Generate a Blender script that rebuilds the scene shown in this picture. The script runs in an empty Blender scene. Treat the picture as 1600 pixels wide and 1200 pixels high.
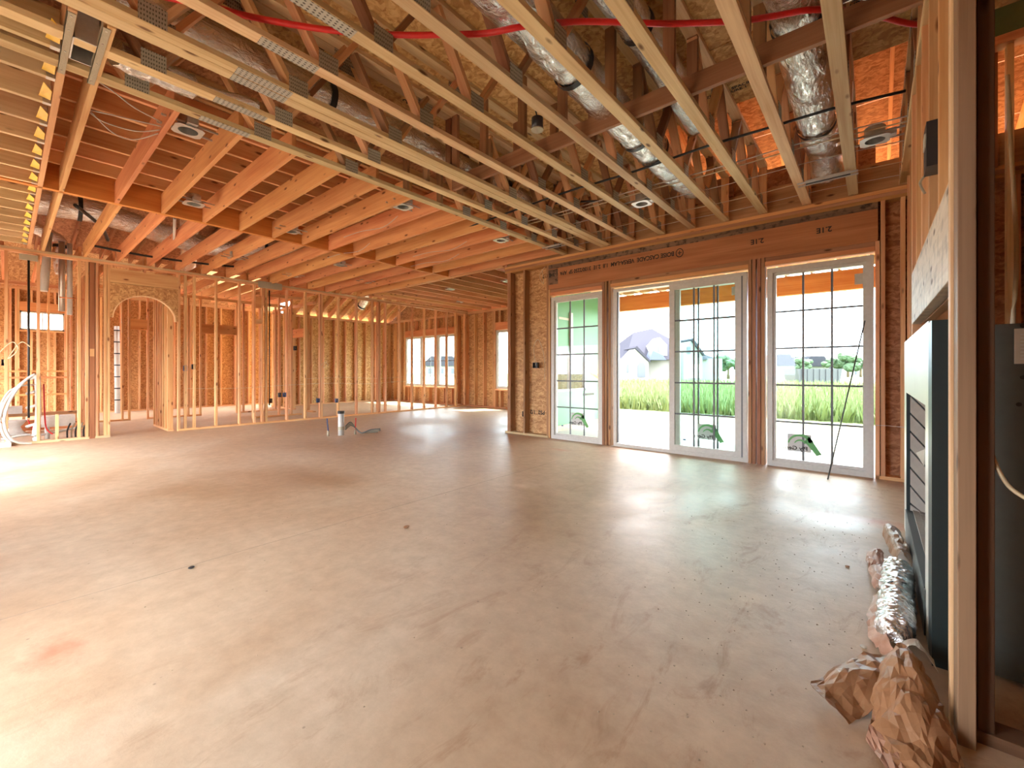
import bpy, bmesh, math, random
from mathutils import Vector, Matrix, noise
random.seed(7)
SC = bpy.context.scene
COL = SC.collection

# ------------------------------------------------------------------ camera
cam_d = bpy.data.cameras.new('camera'); cam = bpy.data.objects.new('camera', cam_d); COL.objects.link(cam)
cam.location = (0, 0, 1.175); cam.rotation_euler = (math.radians(90), 0, math.radians(40.2))
cam_d.sensor_width = 36; cam_d.lens = 668 / 1600 * 36; cam_d.shift_y = -21 / 1600
cam_d.clip_start = 0.05; cam_d.clip_end = 600
SC.camera = cam
# ------------------------------------------------------------------ exposure, sky, sun
SC.view_settings.view_transform = 'Standard'; SC.view_settings.look = 'None'
SC.view_settings.gamma = 1; SC.view_settings.use_curve_mapping = False
SC.view_settings.exposure = 3.8
SC.cycles.diffuse_bounces = 7; SC.cycles.max_bounces = 14; SC.cycles.transparent_max_bounces = 16
W = bpy.data.worlds.new('sky'); SC.world = W; W.use_nodes = True
wt = W.node_tree; wt.nodes.clear()
wo = wt.nodes.new('ShaderNodeOutputWorld'); wb = wt.nodes.new('ShaderNodeBackground')
wtc = wt.nodes.new('ShaderNodeTexCoord'); wn = wt.nodes.new('ShaderNodeTexNoise'); wr = wt.nodes.new('ShaderNodeValToRGB')
wn.inputs['Scale'].default_value = 2.2; wn.inputs['Detail'].default_value = 6
wr.color_ramp.elements[0].position = .42; wr.color_ramp.elements[0].color = (.72, .84, 1, 1)
wr.color_ramp.elements[1].position = .60; wr.color_ramp.elements[1].color = (1, .965, .90, 1)
wt.links.new(wtc.outputs['Generated'], wn.inputs['Vector']); wt.links.new(wn.outputs['Fac'], wr.inputs['Fac'])
wt.links.new(wr.outputs['Color'], wb.inputs['Color']); wb.inputs['Strength'].default_value = 1.5
wt.links.new(wb.outputs[0], wo.inputs[0])
sl = bpy.data.lights.new('sun', 'SUN'); sl.energy = 2.6; sl.angle = math.radians(1.5); sl.color = (1, .95, .86)
so = bpy.data.objects.new('sun', sl); COL.objects.link(so)
so.rotation_euler = Vector((.30, .62, 1.0)).to_track_quat('Z', 'Y').to_euler()

# ------------------------------------------------------------------ materials
def nmat(name):
    m = bpy.data.materials.new(name); m.use_nodes = True
    nt = m.node_tree; b = nt.nodes['Principled BSDF']
    return m, nt, b
def N(nt, t, **k):
    n = nt.nodes.new(t)
    for a, v in k.items():
        if hasattr(n, a): setattr(n, a, v)
        else: n.inputs[a].default_value = v
    return n
def ramp(nt, stops):
    r = nt.nodes.new('ShaderNodeValToRGB'); e = r.color_ramp.elements
    while len(e) < len(stops): e.new(.5)
    for i, (p, c) in enumerate(stops):
        e[i].position = p; e[i].color = (*c, 1)
    return r
def srgb(r, g, b):
    f = lambda v: (v / 255) / 12.92 if v / 255 < .04045 else ((v / 255 + .055) / 1.055) ** 2.4
    return (f(r), f(g), f(b))
def plain(name, col, rough=.6, metal=0, bump=0, bscale=30, spec=.5):
    m, nt, b = nmat(name)
    b.inputs['Base Color'].default_value = (*col, 1); b.inputs['Roughness'].default_value = rough
    b.inputs['Metallic'].default_value = metal; b.inputs['Specular IOR Level'].default_value = spec
    tc = N(nt, 'ShaderNodeTexCoord'); n = N(nt, 'ShaderNodeTexNoise', Scale=bscale, Detail=4)
    nt.links.new(tc.outputs['Object'], n.inputs['Vector'])
    mx = N(nt, 'ShaderNodeMix', data_type='RGBA'); mx.blend_type = 'MULTIPLY'; mx.inputs[0].default_value = .25
    r = ramp(nt, [(.3, (.7, .7, .7)), (.7, (1.1, 1.1, 1.1))])
    nt.links.new(n.outputs['Fac'], r.inputs[0]); mx.inputs[6].default_value = (*col, 1)
    nt.links.new(r.outputs[0], mx.inputs[7]); nt.links.new(mx.outputs[2], b.inputs['Base Color'])
    if bump:
        bp = N(nt, 'ShaderNodeBump', Strength=bump, Distance=.01)
        nt.links.new(n.outputs['Fac'], bp.inputs['Height']); nt.links.new(bp.outputs[0], b.inputs['Normal'])
    return m
def wood(name, light, dark, var=.22, knots=True, rough=.62, blot=0.0):
    m, nt, b = nmat(name); L = nt.links.new
    tc = N(nt, 'ShaderNodeTexCoord'); oi = N(nt, 'ShaderNodeObjectInfo')
    off = N(nt, 'ShaderNodeVectorMath', operation='SCALE'); off.inputs[0].default_value = (3.7, 5.1, 13.3)
    sc = N(nt, 'ShaderNodeMath', operation='MULTIPLY'); sc.inputs[1].default_value = 9
    L(oi.outputs['Random'], sc.inputs[0]); L(sc.outputs[0], off.inputs['Scale'])
    ad = N(nt, 'ShaderNodeVectorMath', operation='ADD'); L(tc.outputs['Object'], ad.inputs[0]); L(off.outputs[0], ad.inputs[1])
    mp = N(nt, 'ShaderNodeMapping'); mp.inputs['Scale'].default_value = (55, 55, 1.6); L(ad.outputs[0], mp.inputs[0])
    n1 = N(nt, 'ShaderNodeTexNoise', Scale=1, Detail=4, Distortion=.6); L(mp.outputs[0], n1.inputs['Vector'])
    mp2 = N(nt, 'ShaderNodeMapping'); mp2.inputs['Scale'].default_value = (9, 9, .9); L(ad.outputs[0], mp2.inputs[0])
    n2 = N(nt, 'ShaderNodeTexNoise', Scale=1, Detail=2); L(mp2.outputs[0], n2.inputs['Vector'])
    mix = N(nt, 'ShaderNodeMath', operation='MULTIPLY_ADD'); L(n1.outputs['Fac'], mix.inputs[0]); mix.inputs[1].default_value = .6
    L(n2.outputs['Fac'], mix.inputs[2])
    r = ramp(nt, [(.55, dark), (.95, light)]); L(mix.outputs[0], r.inputs[0])
    # every board its own tone
    hs = N(nt, 'ShaderNodeHueSaturation')
    mr = N(nt, 'ShaderNodeMapRange'); L(oi.outputs['Random'], mr.inputs[0]); mr.inputs[3].default_value = 1 - var; mr.inputs[4].default_value = 1 + var * .6
    L(mr.outputs[0], hs.inputs['Value'])
    m2 = N(nt, 'ShaderNodeMath', operation='MULTIPLY'); m2.inputs[1].default_value = 7.31; L(oi.outputs['Random'], m2.inputs[0])
    fr = N(nt, 'ShaderNodeMath', operation='FRACT'); L(m2.outputs[0], fr.inputs[0])
    mr2 = N(nt, 'ShaderNodeMapRange'); L(fr.outputs[0], mr2.inputs[0]); mr2.inputs[3].default_value = .487; mr2.inputs[4].default_value = .507
    L(mr2.outputs[0], hs.inputs['Hue']); L(r.outputs[0], hs.inputs['Color'])
    out = hs.outputs[0]
    if knots:
        mk = N(nt, 'ShaderNodeMapping'); mk.inputs['Scale'].default_value = (9, 9, 3.2); L(ad.outputs[0], mk.inputs[0])
        v = N(nt, 'ShaderNodeTexVoronoi', Scale=1); L(mk.outputs[0], v.inputs['Vector'])
        kr = ramp(nt, [(.07, (1, 1, 1)), (.16, (0, 0, 0))]); L(v.outputs['Distance'], kr.inputs[0])
        mm = N(nt, 'ShaderNodeMix', data_type='RGBA'); L(kr.outputs[0], mm.inputs[0]); L(out, mm.inputs[6])
        mm.inputs[7].default_value = (dark[0] * .35, dark[1] * .28, dark[2] * .25, 1); out = mm.outputs[2]
    if blot:
        nb = N(nt, 'ShaderNodeTexNoise', Scale=14, Detail=6); L(ad.outputs[0], nb.inputs['Vector'])
        br = ramp(nt, [(.5, (1, 1, 1)), (.66, (1 - blot,) * 3)]); L(nb.outputs['Fac'], br.inputs[0])
        mb = N(nt, 'ShaderNodeMix', data_type='RGBA'); mb.blend_type = 'MULTIPLY'; mb.inputs[0].default_value = 1
        L(out, mb.inputs[6]); L(br.outputs[0], mb.inputs[7]); out = mb.outputs[2]
    L(out, b.inputs['Base Color']); b.inputs['Roughness'].default_value = rough
    b.inputs['Specular IOR Level'].default_value = .3
    bp = N(nt, 'ShaderNodeBump', Strength=.15, Distance=.004); L(n1.outputs['Fac'], bp.inputs['Height']); L(bp.outputs[0], b.inputs['Normal'])
    return m
def osb(name, a, c, d, scale=26, stretch=1.0):
    m, nt, b = nmat(name); L = nt.links.new
    tc = N(nt, 'ShaderNodeTexCoord')
    nz = N(nt, 'ShaderNodeTexNoise', Scale=9, Detail=2); L(tc.outputs['Object'], nz.inputs['Vector'])
    mv = N(nt, 'ShaderNodeMix', data_type='RGBA'); mv.inputs[0].default_value = .12
    L(tc.outputs['Object'], mv.inputs[6]); L(nz.outputs['Color'], mv.inputs[7])
    outs = []
    for k, rot in enumerate((.5, -.7, 1.4)):
        mp = N(nt, 'ShaderNodeMapping'); mp.inputs['Rotation'].default_value = (rot, rot * .8, rot)
        mp.inputs['Scale'].default_value = (scale * .5, scale * 1.6, scale * 1.6); L(mv.outputs[2], mp.inputs[0])
        v = N(nt, 'ShaderNodeTexVoronoi', Scale=1); L(mp.outputs[0], v.inputs['Vector'])
        s = N(nt, 'ShaderNodeSeparateColor'); L(v.outputs['Color'], s.inputs[0]); outs.append(s.outputs[k])
    a1 = N(nt, 'ShaderNodeMath', operation='ADD'); L(outs[0], a1.inputs[0]); L(outs[1], a1.inputs[1])
    a2 = N(nt, 'ShaderNodeMath', operation='ADD'); L(a1.outputs[0], a2.inputs[0]); L(outs[2], a2.inputs[1])
    dv = N(nt, 'ShaderNodeMath', operation='DIVIDE'); L(a2.outputs[0], dv.inputs[0]); dv.inputs[1].default_value = 3
    r = ramp(nt, [(.2, d), (.5, c), (.8, a)]); L(dv.outputs[0], r.inputs[0])
    L(r.outputs[0], b.inputs['Base Color']); b.inputs['Roughness'].default_value = .6; b.inputs['Specular IOR Level'].default_value = .25
    return m
def foil(name, col=(.82, .80, .78), rough=.22, scale=16, st=.8, stretch=(1, 1, 1)):
    m, nt, b = nmat(name); L = nt.links.new
    tc = N(nt, 'ShaderNodeTexCoord'); mp = N(nt, 'ShaderNodeMapping'); mp.inputs['Scale'].default_value = stretch
    L(tc.outputs['Object'], mp.inputs[0])
    n = N(nt, 'ShaderNodeTexNoise', Scale=scale, Detail=5, Roughness=.6, Distortion=1.2); L(mp.outputs[0], n.inputs['Vector'])
    bp = N(nt, 'ShaderNodeBump', Strength=st, Distance=.03); L(n.outputs['Fac'], bp.inputs['Height']); L(bp.outputs[0], b.inputs['Normal'])
    b.inputs['Base Color'].default_value = (*col, 1); b.inputs['Metallic'].default_value = 1; b.inputs['Roughness'].default_value = rough
    return m
def concrete(name):
    m, nt, b = nmat(name); L = nt.links.new
    tc = N(nt, 'ShaderNodeTexCoord')
    n1 = N(nt, 'ShaderNodeTexNoise', Scale=.55, Detail=7, Roughness=.62, Distortion=.4); L(tc.outputs['Object'], n1.inputs['Vector'])
    r1 = ramp(nt, [(.3, srgb(172, 142, 112)), (.5, srgb(196, 170, 142)), (.72, srgb(212, 194, 170))]); L(n1.outputs['Fac'], r1.inputs[0])
    n2 = N(nt, 'ShaderNodeTexNoise', Scale=9, Detail=8, Roughness=.7); L(tc.outputs['Object'], n2.inputs['Vector'])
    r2 = ramp(nt, [(.35, (.86, .84, .82)), (.65, (1.05, 1.05, 1.05))]); L(n2.outputs['Fac'], r2.inputs[0])
    m1 = N(nt, 'ShaderNodeMix', data_type='RGBA'); m1.blend_type = 'MULTIPLY'; m1.inputs[0].default_value = 1
    L(r1.outputs[0], m1.inputs[6]); L(r2.outputs[0], m1.inputs[7])
    # muddy scuffs, mostly by the fireplace
    mp = N(nt, 'ShaderNodeMapping'); mp.inputs['Scale'].default_value = (3.2, 1.3, 1); mp.inputs['Rotation'].default_value = (0, 0, .5)
    L(tc.outputs['Object'], mp.inputs[0])
    n3 = N(nt, 'ShaderNodeTexNoise', Scale=1.7, Detail=10, Roughness=.72, Distortion=.8); L(mp.outputs[0], n3.inputs['Vector'])
    r3 = ramp(nt, [(.54, (0, 0, 0)), (.68, (1, 1, 1))]); L(n3.outputs['Fac'], r3.inputs[0])
    sx = N(nt, 'ShaderNodeSeparateXYZ'); L(tc.outputs['Object'], sx.inputs[0])
    gx = N(nt, 'ShaderNodeMapRange'); L(sx.outputs[0], gx.inputs[0]); gx.inputs[1].default_value = -3.2; gx.inputs[2].default_value = -.4
    ml = N(nt, 'ShaderNodeMath', operation='MULTIPLY'); L(r3.outputs[0], ml.inputs[0]); L(gx.outputs[0], ml.inputs[1])
    m3 = N(nt, 'ShaderNodeMath', operation='MULTIPLY'); L(ml.outputs[0], m3.inputs[0]); m3.inputs[1].default_value = .6
    m2 = N(nt, 'ShaderNodeMix', data_type='RGBA'); L(m3.outputs[0], m2.inputs[0]); L(m1.outputs[2], m2.inputs[6])
    m2.inputs[7].default_value = (*srgb(142, 98, 62), 1)
    out = m2.outputs[2]
    # orange marking-paint smudges (floor position, radii)
    for (x, y, rx, ry, am) in ((-2.62, .12, .16, .10, .55), (.0, 4.35, .45, .16, .4), (-.25, 5.2, .3, .1, .35), (-3.55, 5.3, .2, .1, .4)):
        sb = N(nt, 'ShaderNodeVectorMath', operation='SUBTRACT'); L(tc.outputs['Object'], sb.inputs[0]); sb.inputs[1].default_value = (x, y, 0)
        sd = N(nt, 'ShaderNodeVectorMath', operation='DIVIDE'); L(sb.outputs[0], sd.inputs[0]); sd.inputs[1].default_value = (rx, ry, 1)
        ln = N(nt, 'ShaderNodeVectorMath', operation='LENGTH'); L(sd.outputs[0], ln.inputs[0])
        ml = N(nt, 'ShaderNodeMath', operation='MULTIPLY_ADD'); L(n2.outputs['Fac'], ml.inputs[0]); ml.inputs[1].default_value = 1.8; L(ln.outputs['Value'], ml.inputs[2])
        rr = ramp(nt, [(.0, (am,) * 3), (1, (0, 0, 0))]); 
        mr = N(nt, 'ShaderNodeMapRange'); L(ml.outputs[0], mr.inputs[0]); mr.inputs[1].default_value = .9; mr.inputs[2].default_value = 2.0
        L(mr.outputs[0], rr.inputs[0])
        mo = N(nt, 'ShaderNodeMix', data_type='RGBA'); L(rr.outputs[0], mo.inputs[0]); L(out, mo.inputs[6]); mo.inputs[7].default_value = (*srgb(205, 110, 80), 1)
        out = mo.outputs[2]
    # dark specks of grit
    v = N(nt, 'ShaderNodeTexVoronoi', Scale=7); L(tc.outputs['Object'], v.inputs['Vector'])
    kr = ramp(nt, [(.02, (.55,) * 3), (.05, (0, 0, 0))]); L(v.outputs['Distance'], kr.inputs[0])
    m4 = N(nt, 'ShaderNodeMix', data_type='RGBA'); L(kr.outputs[0], m4.inputs[0]); L(out, m4.inputs[6]); m4.inputs[7].default_value = (.12, .08, .05, 1)
    L(m4.outputs[2], b.inputs['Base Color'])
    rr = ramp(nt, [(.35, (.38,) * 3), (.62, (.60,) * 3)]); L(n1.outputs['Fac'], rr.inputs[0]); L(rr.outputs[0], b.inputs['Roughness'])
    b.inputs['Specular IOR Level'].default_value = .5
    bp = N(nt, 'ShaderNodeBump', Strength=.22, Distance=.01); L(n2.outputs['Fac'], bp.inputs['Height']); L(bp.outputs[0], b.inputs['Normal'])
    return m
def glass(name, tint=(.93, .98, .96), refl=.09):
    m = bpy.data.materials.new(name); m.use_nodes = True; nt = m.node_tree; nt.nodes.clear(); L = nt.links.new
    o = N(nt, 'ShaderNodeOutputMaterial'); t = N(nt, 'ShaderNodeBsdfTransparent'); g = N(nt, 'ShaderNodeBsdfGlossy')
    t.inputs[0].default_value = (*tint, 1); g.inputs['Roughness'].default_value = .02
    fr = N(nt, 'ShaderNodeFresnel', IOR=1.45); mx = N(nt, 'ShaderNodeMixShader')
    ge = N(nt, 'ShaderNodeNewGeometry'); iv = N(nt, 'ShaderNodeMath', operation='SUBTRACT'); iv.inputs[0].default_value = 1; L(ge.outputs['Backfacing'], iv.inputs[1])
    fm = N(nt, 'ShaderNodeMath', operation='MULTIPLY'); L(fr.outputs[0], fm.inputs[0]); L(iv.outputs[0], fm.inputs[1])
    L(fm.outputs[0], mx.inputs[0]); L(t.outputs[0], mx.inputs[1]); L(g.outputs[0], mx.inputs[2]); L(mx.outputs[0], o.inputs[0])
    return m
def kraft(name, a, c):
    m, nt, b = nmat(name); L = nt.links.new
    tc = N(nt, 'ShaderNodeTexCoord'); n = N(nt, 'ShaderNodeTexNoise', Scale=6, Detail=5, Distortion=.8); L(tc.outputs['Object'], n.inputs['Vector'])
    r = ramp(nt, [(.35, c), (.65, a)]); L(n.outputs['Fac'], r.inputs[0]); L(r.outputs[0], b.inputs['Base Color'])
    v = N(nt, 'ShaderNodeTexVoronoi', Scale=11, feature='DISTANCE_TO_EDGE'); L(tc.outputs['Object'], v.inputs['Vector'])
    bp = N(nt, 'ShaderNodeBump', Strength=.5, Distance=.02); L(v.outputs['Distance'], bp.inputs['Height']); L(bp.outputs[0], b.inputs['Normal'])
    b.inputs['Roughness'].default_value = .5
    return m
M = {
 'pine': wood('pale_pine', srgb(224, 198, 152), srgb(196, 160, 114)),
 'fir': wood('orange_fir', srgb(222, 162, 106), srgb(198, 130, 80), var=.12),
 'stud': wood('stud_pine', srgb(224, 178, 128), srgb(200, 142, 94), var=.2),
 'red': wood('reddish_fir', srgb(180, 134, 96), srgb(148, 104, 70), var=.15),
 'lvl': wood('laminated_beam', srgb(184, 130, 80), srgb(158, 106, 62), var=.05, knots=False),
 'lvlo': wood('orange_laminated_beam', srgb(216, 150, 74), srgb(192, 120, 52), var=.03, knots=False),
 'lvls': wood('weather_stained_beam', srgb(140, 112, 84), srgb(96, 76, 58), var=.05, knots=False, blot=.75),
 'grey': wood('bleached_board', srgb(222, 208, 184), srgb(196, 178, 150), var=.05, blot=.3),
 'brown': wood('dark_brown_post', srgb(158, 112, 70), srgb(130, 86, 52), var=.05, knots=False),
 'strong': wood('brown_strongback', srgb(158, 116, 82), srgb(132, 92, 62), var=.05, knots=False),
 'osb': osb('strand_board', srgb(214, 172, 120), srgb(190, 144, 96), srgb(160, 114, 72)),
 'osbp': osb('pale_strand_board', srgb(222, 186, 128), srgb(200, 158, 100), srgb(168, 122, 72), 20),
 'osbr': osb('reddish_strand_board', srgb(196, 146, 106), srgb(172, 120, 84), srgb(142, 94, 64)),
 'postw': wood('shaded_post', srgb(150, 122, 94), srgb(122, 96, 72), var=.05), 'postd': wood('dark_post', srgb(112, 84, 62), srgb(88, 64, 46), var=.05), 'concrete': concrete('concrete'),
 'white': plain('white_vinyl', (.60, .58, .53), .4), 'whitem': plain('white_plastic', (.58, .57, .54), .35),
 'grille': plain('grey_grille', (.15, .155, .165), .5),
 'plate': None, 'galv': plain('galvanized_steel', (.62, .60, .56), .42, .85, .1, 60),
 'galvd': plain('dull_galvanized_plate', (.42, .37, .27), .6, .25, .3, 90),
 'foil': foil('foil_jacket', (.88, .87, .85), .2, 9, .9, (2.2, 1, 2.2)), 'foilb': foil('bright_crinkled_foil', (.86, .86, .88), .22, 14, .5, (1, 4, 1)),
 'black': plain('black_tape', (.015, .015, .015), .5), 'blackm': plain('black_plastic', (.03, .03, .035), .4),
 'redp': plain('red_plastic_pipe', (.62, .02, .02), .3), 'bluep': plain('blue_plastic', (.03, .08, .22), .4),
 'yellow': plain('yellow_tag', (.85, .55, .06), .5), 'cable': plain('yellow_white_cable', (.60, .48, .30), .5),
 'wcable': plain('white_cable', (.55, .48, .42), .45),
 'glass': glass('clear_glass'), 'glassg': glass('greenish_glass', (.80, .93, .92)),
 'green': plain('green_sheathing', (.12, .30, .15), .55), 'greeng': plain('green_gypsum', (.06, .12, .05), .7),
 'fpface': plain('fireplace_face', (.74, .76, .70), .35, 0, 0, 3), 'fpdark': plain('fireplace_black', (.012, .022, .024), .45),
 'brickf': plain('firebox_refractory', (.34, .31, .27), .8, 0, .2, 25), 'fpgrey': plain('charcoal_metal', (.10, .115, .11), .4, .4),
 'ink': plain('black_ink', (.02, .018, .015), .8), 'inkg': plain('green_ink', (.16, .45, .16), .7), 'inkgr': plain('grey_sticker', (.62, .64, .62), .7),
 'orangep': plain('orange_spray_paint', (.9, .33, .06), .7), 'redink': plain('red_marking', (.6, .05, .03), .7),
 'kraft': kraft('brown_kraft_paper', srgb(168, 126, 92), srgb(142, 102, 70)), 'kraftp': kraft('pinkish_kraft_paper', srgb(196, 158, 138), srgb(160, 118, 96)),
 'kraftw': kraft('pale_torn_paper', srgb(214, 206, 190), srgb(180, 168, 150)),
 'copper': plain('copper_pipe', (.72, .32, .16), .3, .9),
 'housew': plain('white_brick', (.20, .20, .195), .8, spec=.1), 'roofg': plain('grey_shingle', (.036, .036, .046), 1, spec=0), 'wing': plain('window_dark', (.04, .05, .07), .2),
 'roofb': plain('blue_grey_metal', (.03, .045, .10), .5),
 'grassm': plain('field_grass', (.095, .135, .04), .8, 0, 0, 2), 'dirt': plain('dirt', (.42, .33, .23), .9, 0, .2, 2),
 'patio': plain('patio_concrete', (.34, .33, .31), .7, 0, 0, 2), 'tree': plain('tree_leaves', (.035, .065, .03), .8, 0, 0, 3), 'bark': plain('bark', (.12, .08, .05), .9),
 'dump': plain('dumpster_grey', (.04, .042, .05), .6), 'tape': plain('labels_paper', (.55, .52, .45), .7),
}

def nailplate():
    m, nt, b = nmat('nail_plate'); L = nt.links.new
    tc = N(nt, 'ShaderNodeTexCoord'); mp = N(nt, 'ShaderNodeMapping'); mp.inputs['Scale'].default_value = (60, 75, 38); L(tc.outputs['Object'], mp.inputs[0])
    w = N(nt, 'ShaderNodeTexVoronoi', Scale=1); w.inputs['Randomness'].default_value = .15; L(mp.outputs[0], w.inputs['Vector'])
    r = ramp(nt, [(.18, (.10, .085, .06)), (.34, (.40, .36, .28))]); L(w.outputs['Distance'], r.inputs[0]); L(r.outputs[0], b.inputs['Base Color'])
    b.inputs['Metallic'].default_value = .25; b.inputs['Roughness'].default_value = .55
    return m
M['plate'] = nailplate()
M['splice'] = nailplate(); _r = [n for n in M['splice'].node_tree.nodes if n.type == 'VALTORGB'][0]; _r.color_ramp.elements[0].color = (.08, .07, .06, 1); _r.color_ramp.elements[1].color = (.46, .44, .38, 1); [n for n in M['splice'].node_tree.nodes if n.type == 'MAPPING'][0].inputs['Scale'].default_value = (50, 34, 1)

# ------------------------------------------------------------------ helpers
def tag(o, label=None, cat=None, group=None, kind=None):
    if label: o['label'] = label
    if cat: o['category'] = cat
    if group: o['group'] = group
    if kind: o['kind'] = kind
    return o
def thing(name, label, cat, loc=(0, 0, 0), group=None, kind=None):
    o = bpy.data.objects.new(name, None); COL.objects.link(o); o.location = loc
    o.empty_display_size = .05
    return tag(o, label, cat, group, kind)
def put(name, me, mat, parent=None, mw=None):
    if mat and not me.materials: me.materials.append(mat)
    o = bpy.data.objects.new(name, me); COL.objects.link(o)
    mw = mw or Matrix.Identity(4)
    if parent:
        o.parent = parent
        o.matrix_parent_inverse = Matrix.Identity(4)
        o.matrix_local = WM(parent).inverted() @ mw
    else:
        o.matrix_local = mw
    return o
def WM(o):
    m = Matrix.Identity(4)
    while o: m = o.matrix_basis @ m; o = o.parent
    return m
_cache = {}
def boxmesh(a, b, l, mat, bev=.002):
    k = (round(a, 4), round(b, 4), round(l, 3), mat.name)
    if k in _cache: return _cache[k]
    bm = bmesh.new(); bmesh.ops.create_cube(bm, size=1)
    for v in bm.verts: v.co = Vector((v.co.x * a, v.co.y * b, v.co.z * l))
    if bev and min(a, b, l) > .012:
        bmesh.ops.bevel(bm, geom=bm.edges[:], offset=min(bev, min(a, b) * .1), segments=1, affect='EDGES')
    me = bpy.data.meshes.new('lumber'); bm.to_mesh(me); bm.free(); me.materials.append(mat)
    _cache[k] = me; return me
def stick(name, p0, p1, a, b, mat, parent=None, side=(1, 0, 0)):
    """a board from p0 to p1; a = size across «side», b = the other cross size"""
    p0, p1 = Vector(p0), Vector(p1); z = (p1 - p0); l = z.length; z.normalize()
    x = Vector(side); x = (x - z * x.dot(z)).normalized(); y = z.cross(x)
    R = Matrix((x, y, z)).transposed().to_4x4()
    return put(name, boxmesh(a, b, l, mat), None, parent, Matrix.Translation((p0 + p1) / 2) @ R)
def box(name, lo, hi, mat, parent=None, grain='z', bev=.002):
    lo, hi = Vector(lo), Vector(hi); c = (lo + hi) / 2; d = hi - lo
    if grain == 'z': R = Matrix.Identity(4); s = (d.x, d.y, d.z)
    elif grain == 'x': R = Matrix.Rotation(math.pi / 2, 4, 'Y'); s = (d.z, d.y, d.x)
    else: R = Matrix.Rotation(-math.pi / 2, 4, 'X'); s = (d.x, d.z, d.y)
    return put(name, boxmesh(*s, mat, bev), None, parent, Matrix.Translation(c) @ R)
class MB:
    def __init__(s): s.bm = bmesh.new()
    def box(s, lo, hi):
        v = [s.bm.verts.new((x, y, z)) for x in (lo[0], hi[0]) for y in (lo[1], hi[1]) for z in (lo[2], hi[2])]
        for f in ((0, 1, 3, 2), (4, 6, 7, 5), (0, 4, 5, 1), (2, 3, 7, 6), (0, 2, 6, 4), (1, 5, 7, 3)): s.bm.faces.new([v[i] for i in f])
        return s
    def prism(s, pts, vec):
        vec = Vector(vec); a = [s.bm.verts.new(Vector(p)) for p in pts]; b = [s.bm.verts.new(Vector(p) + vec) for p in pts]
        s.bm.faces.new(a[::-1]); s.bm.faces.new(b); n = len(pts)
        for i in range(n): s.bm.faces.new((a[i], a[(i + 1) % n], b[(i + 1) % n], b[i]))
        return s
    def tube(s, pts, r, seg=10, caps=True, rn=0, seed=0):
        pts = [Vector(p) for p in pts]; rings = []; up = Vector((0, 0, 1))
        for i, p in enumerate(pts):
            t = (pts[min(i + 1, len(pts) - 1)] - pts[max(i - 1, 0)]).normalized()
            x = up.cross(t)
            if x.length < .05: x = Vector((1, 0, 0)).cross(t)
            x.normalize(); y = t.cross(x); rr = r[i] if isinstance(r, (list, tuple)) else r
            ring = []
            for k in range(seg):
                a = 2 * math.pi * k / seg
                q = rr * (1 + (rn * noise.noise(Vector((p.x * 17 + seed, p.y * 17 + k * .9, p.z * 17))) if rn else 0))
                ring.append(s.bm.verts.new(p + x * math.cos(a) * q + y * math.sin(a) * q))
            rings.append(ring)
        for A, B in zip(rings, rings[1:]):
            for k in range(seg):
                f = s.bm.faces.new((A[k], A[(k + 1) % seg], B[(k + 1) % seg], B[k])); f.smooth = True
        if caps: s.bm.faces.new(rings[0][::-1]); s.bm.faces.new(rings[-1])
        return s
    def build(s, name, mat, parent=None, mats=None):
        bmesh.ops.recalc_face_normals(s.bm, faces=s.bm.faces[:])
        me = bpy.data.meshes.new(name)
        # origin at the piece's own centre
        vs = [v.co for v in s.bm.verts]; c = Vector([(min(v[i] for v in vs) + max(v[i] for v in vs)) / 2 for i in range(3)])
        for v in s.bm.verts: v.co -= c
        s.bm.to_mesh(me); s.bm.free(); me.materials.append(mat)
        return put(name, me, None, parent, Matrix.Translation(c))
def smooth(pts, n=6):
    P = [Vector(p) for p in pts]; out = []
    for i in range(len(P) - 1):
        a, b, c, d = P[max(i - 1, 0)], P[i], P[i + 1], P[min(i + 2, len(P) - 1)]
        for k in range(n):
            t = k / n
            out.append(.5 * ((2 * b) + (c - a) * t + (2 * a - 5 * b + 4 * c - d) * t * t + (3 * b - a - 3 * c + d) * t ** 3))
    out.append(P[-1]); return out
def cable(name, pts, r, mat, label, cat='cable', group=None, parent=None, n=6, seg=6):
    o = MB().tube(smooth(pts, n), r, seg).build(name, mat, parent)
    return tag(o, label, cat, group) if not parent else o
def text(name, s, size, mat, mw, parent=None, align='CENTER', sx=1):
    cu = bpy.data.curves.new(name, 'FONT'); cu.body = s; cu.size = size; cu.align_x = align; cu.align_y = 'CENTER'; cu.extrude = .0006; cu.offset = size * .022
    cu.materials.append(mat)
    return put(name, cu, None, parent, mw @ Matrix.Diagonal((sx, 1, 1, 1)))
ORD = 'first second third fourth fifth sixth seventh eighth ninth tenth eleventh twelfth thirteenth fourteenth fifteenth sixteenth seventeenth eighteenth nineteenth twentieth'.split()
def R3(x, y, z):  # matrix from axis columns
    return Matrix((Vector(x), Vector(y), Vector(z))).transposed().to_4x4()

ZC = 3.12     # underside of the ceiling framing
XA = -10.3    # room face of the stud wall
YW = 6.09     # room face of the window wall

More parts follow.
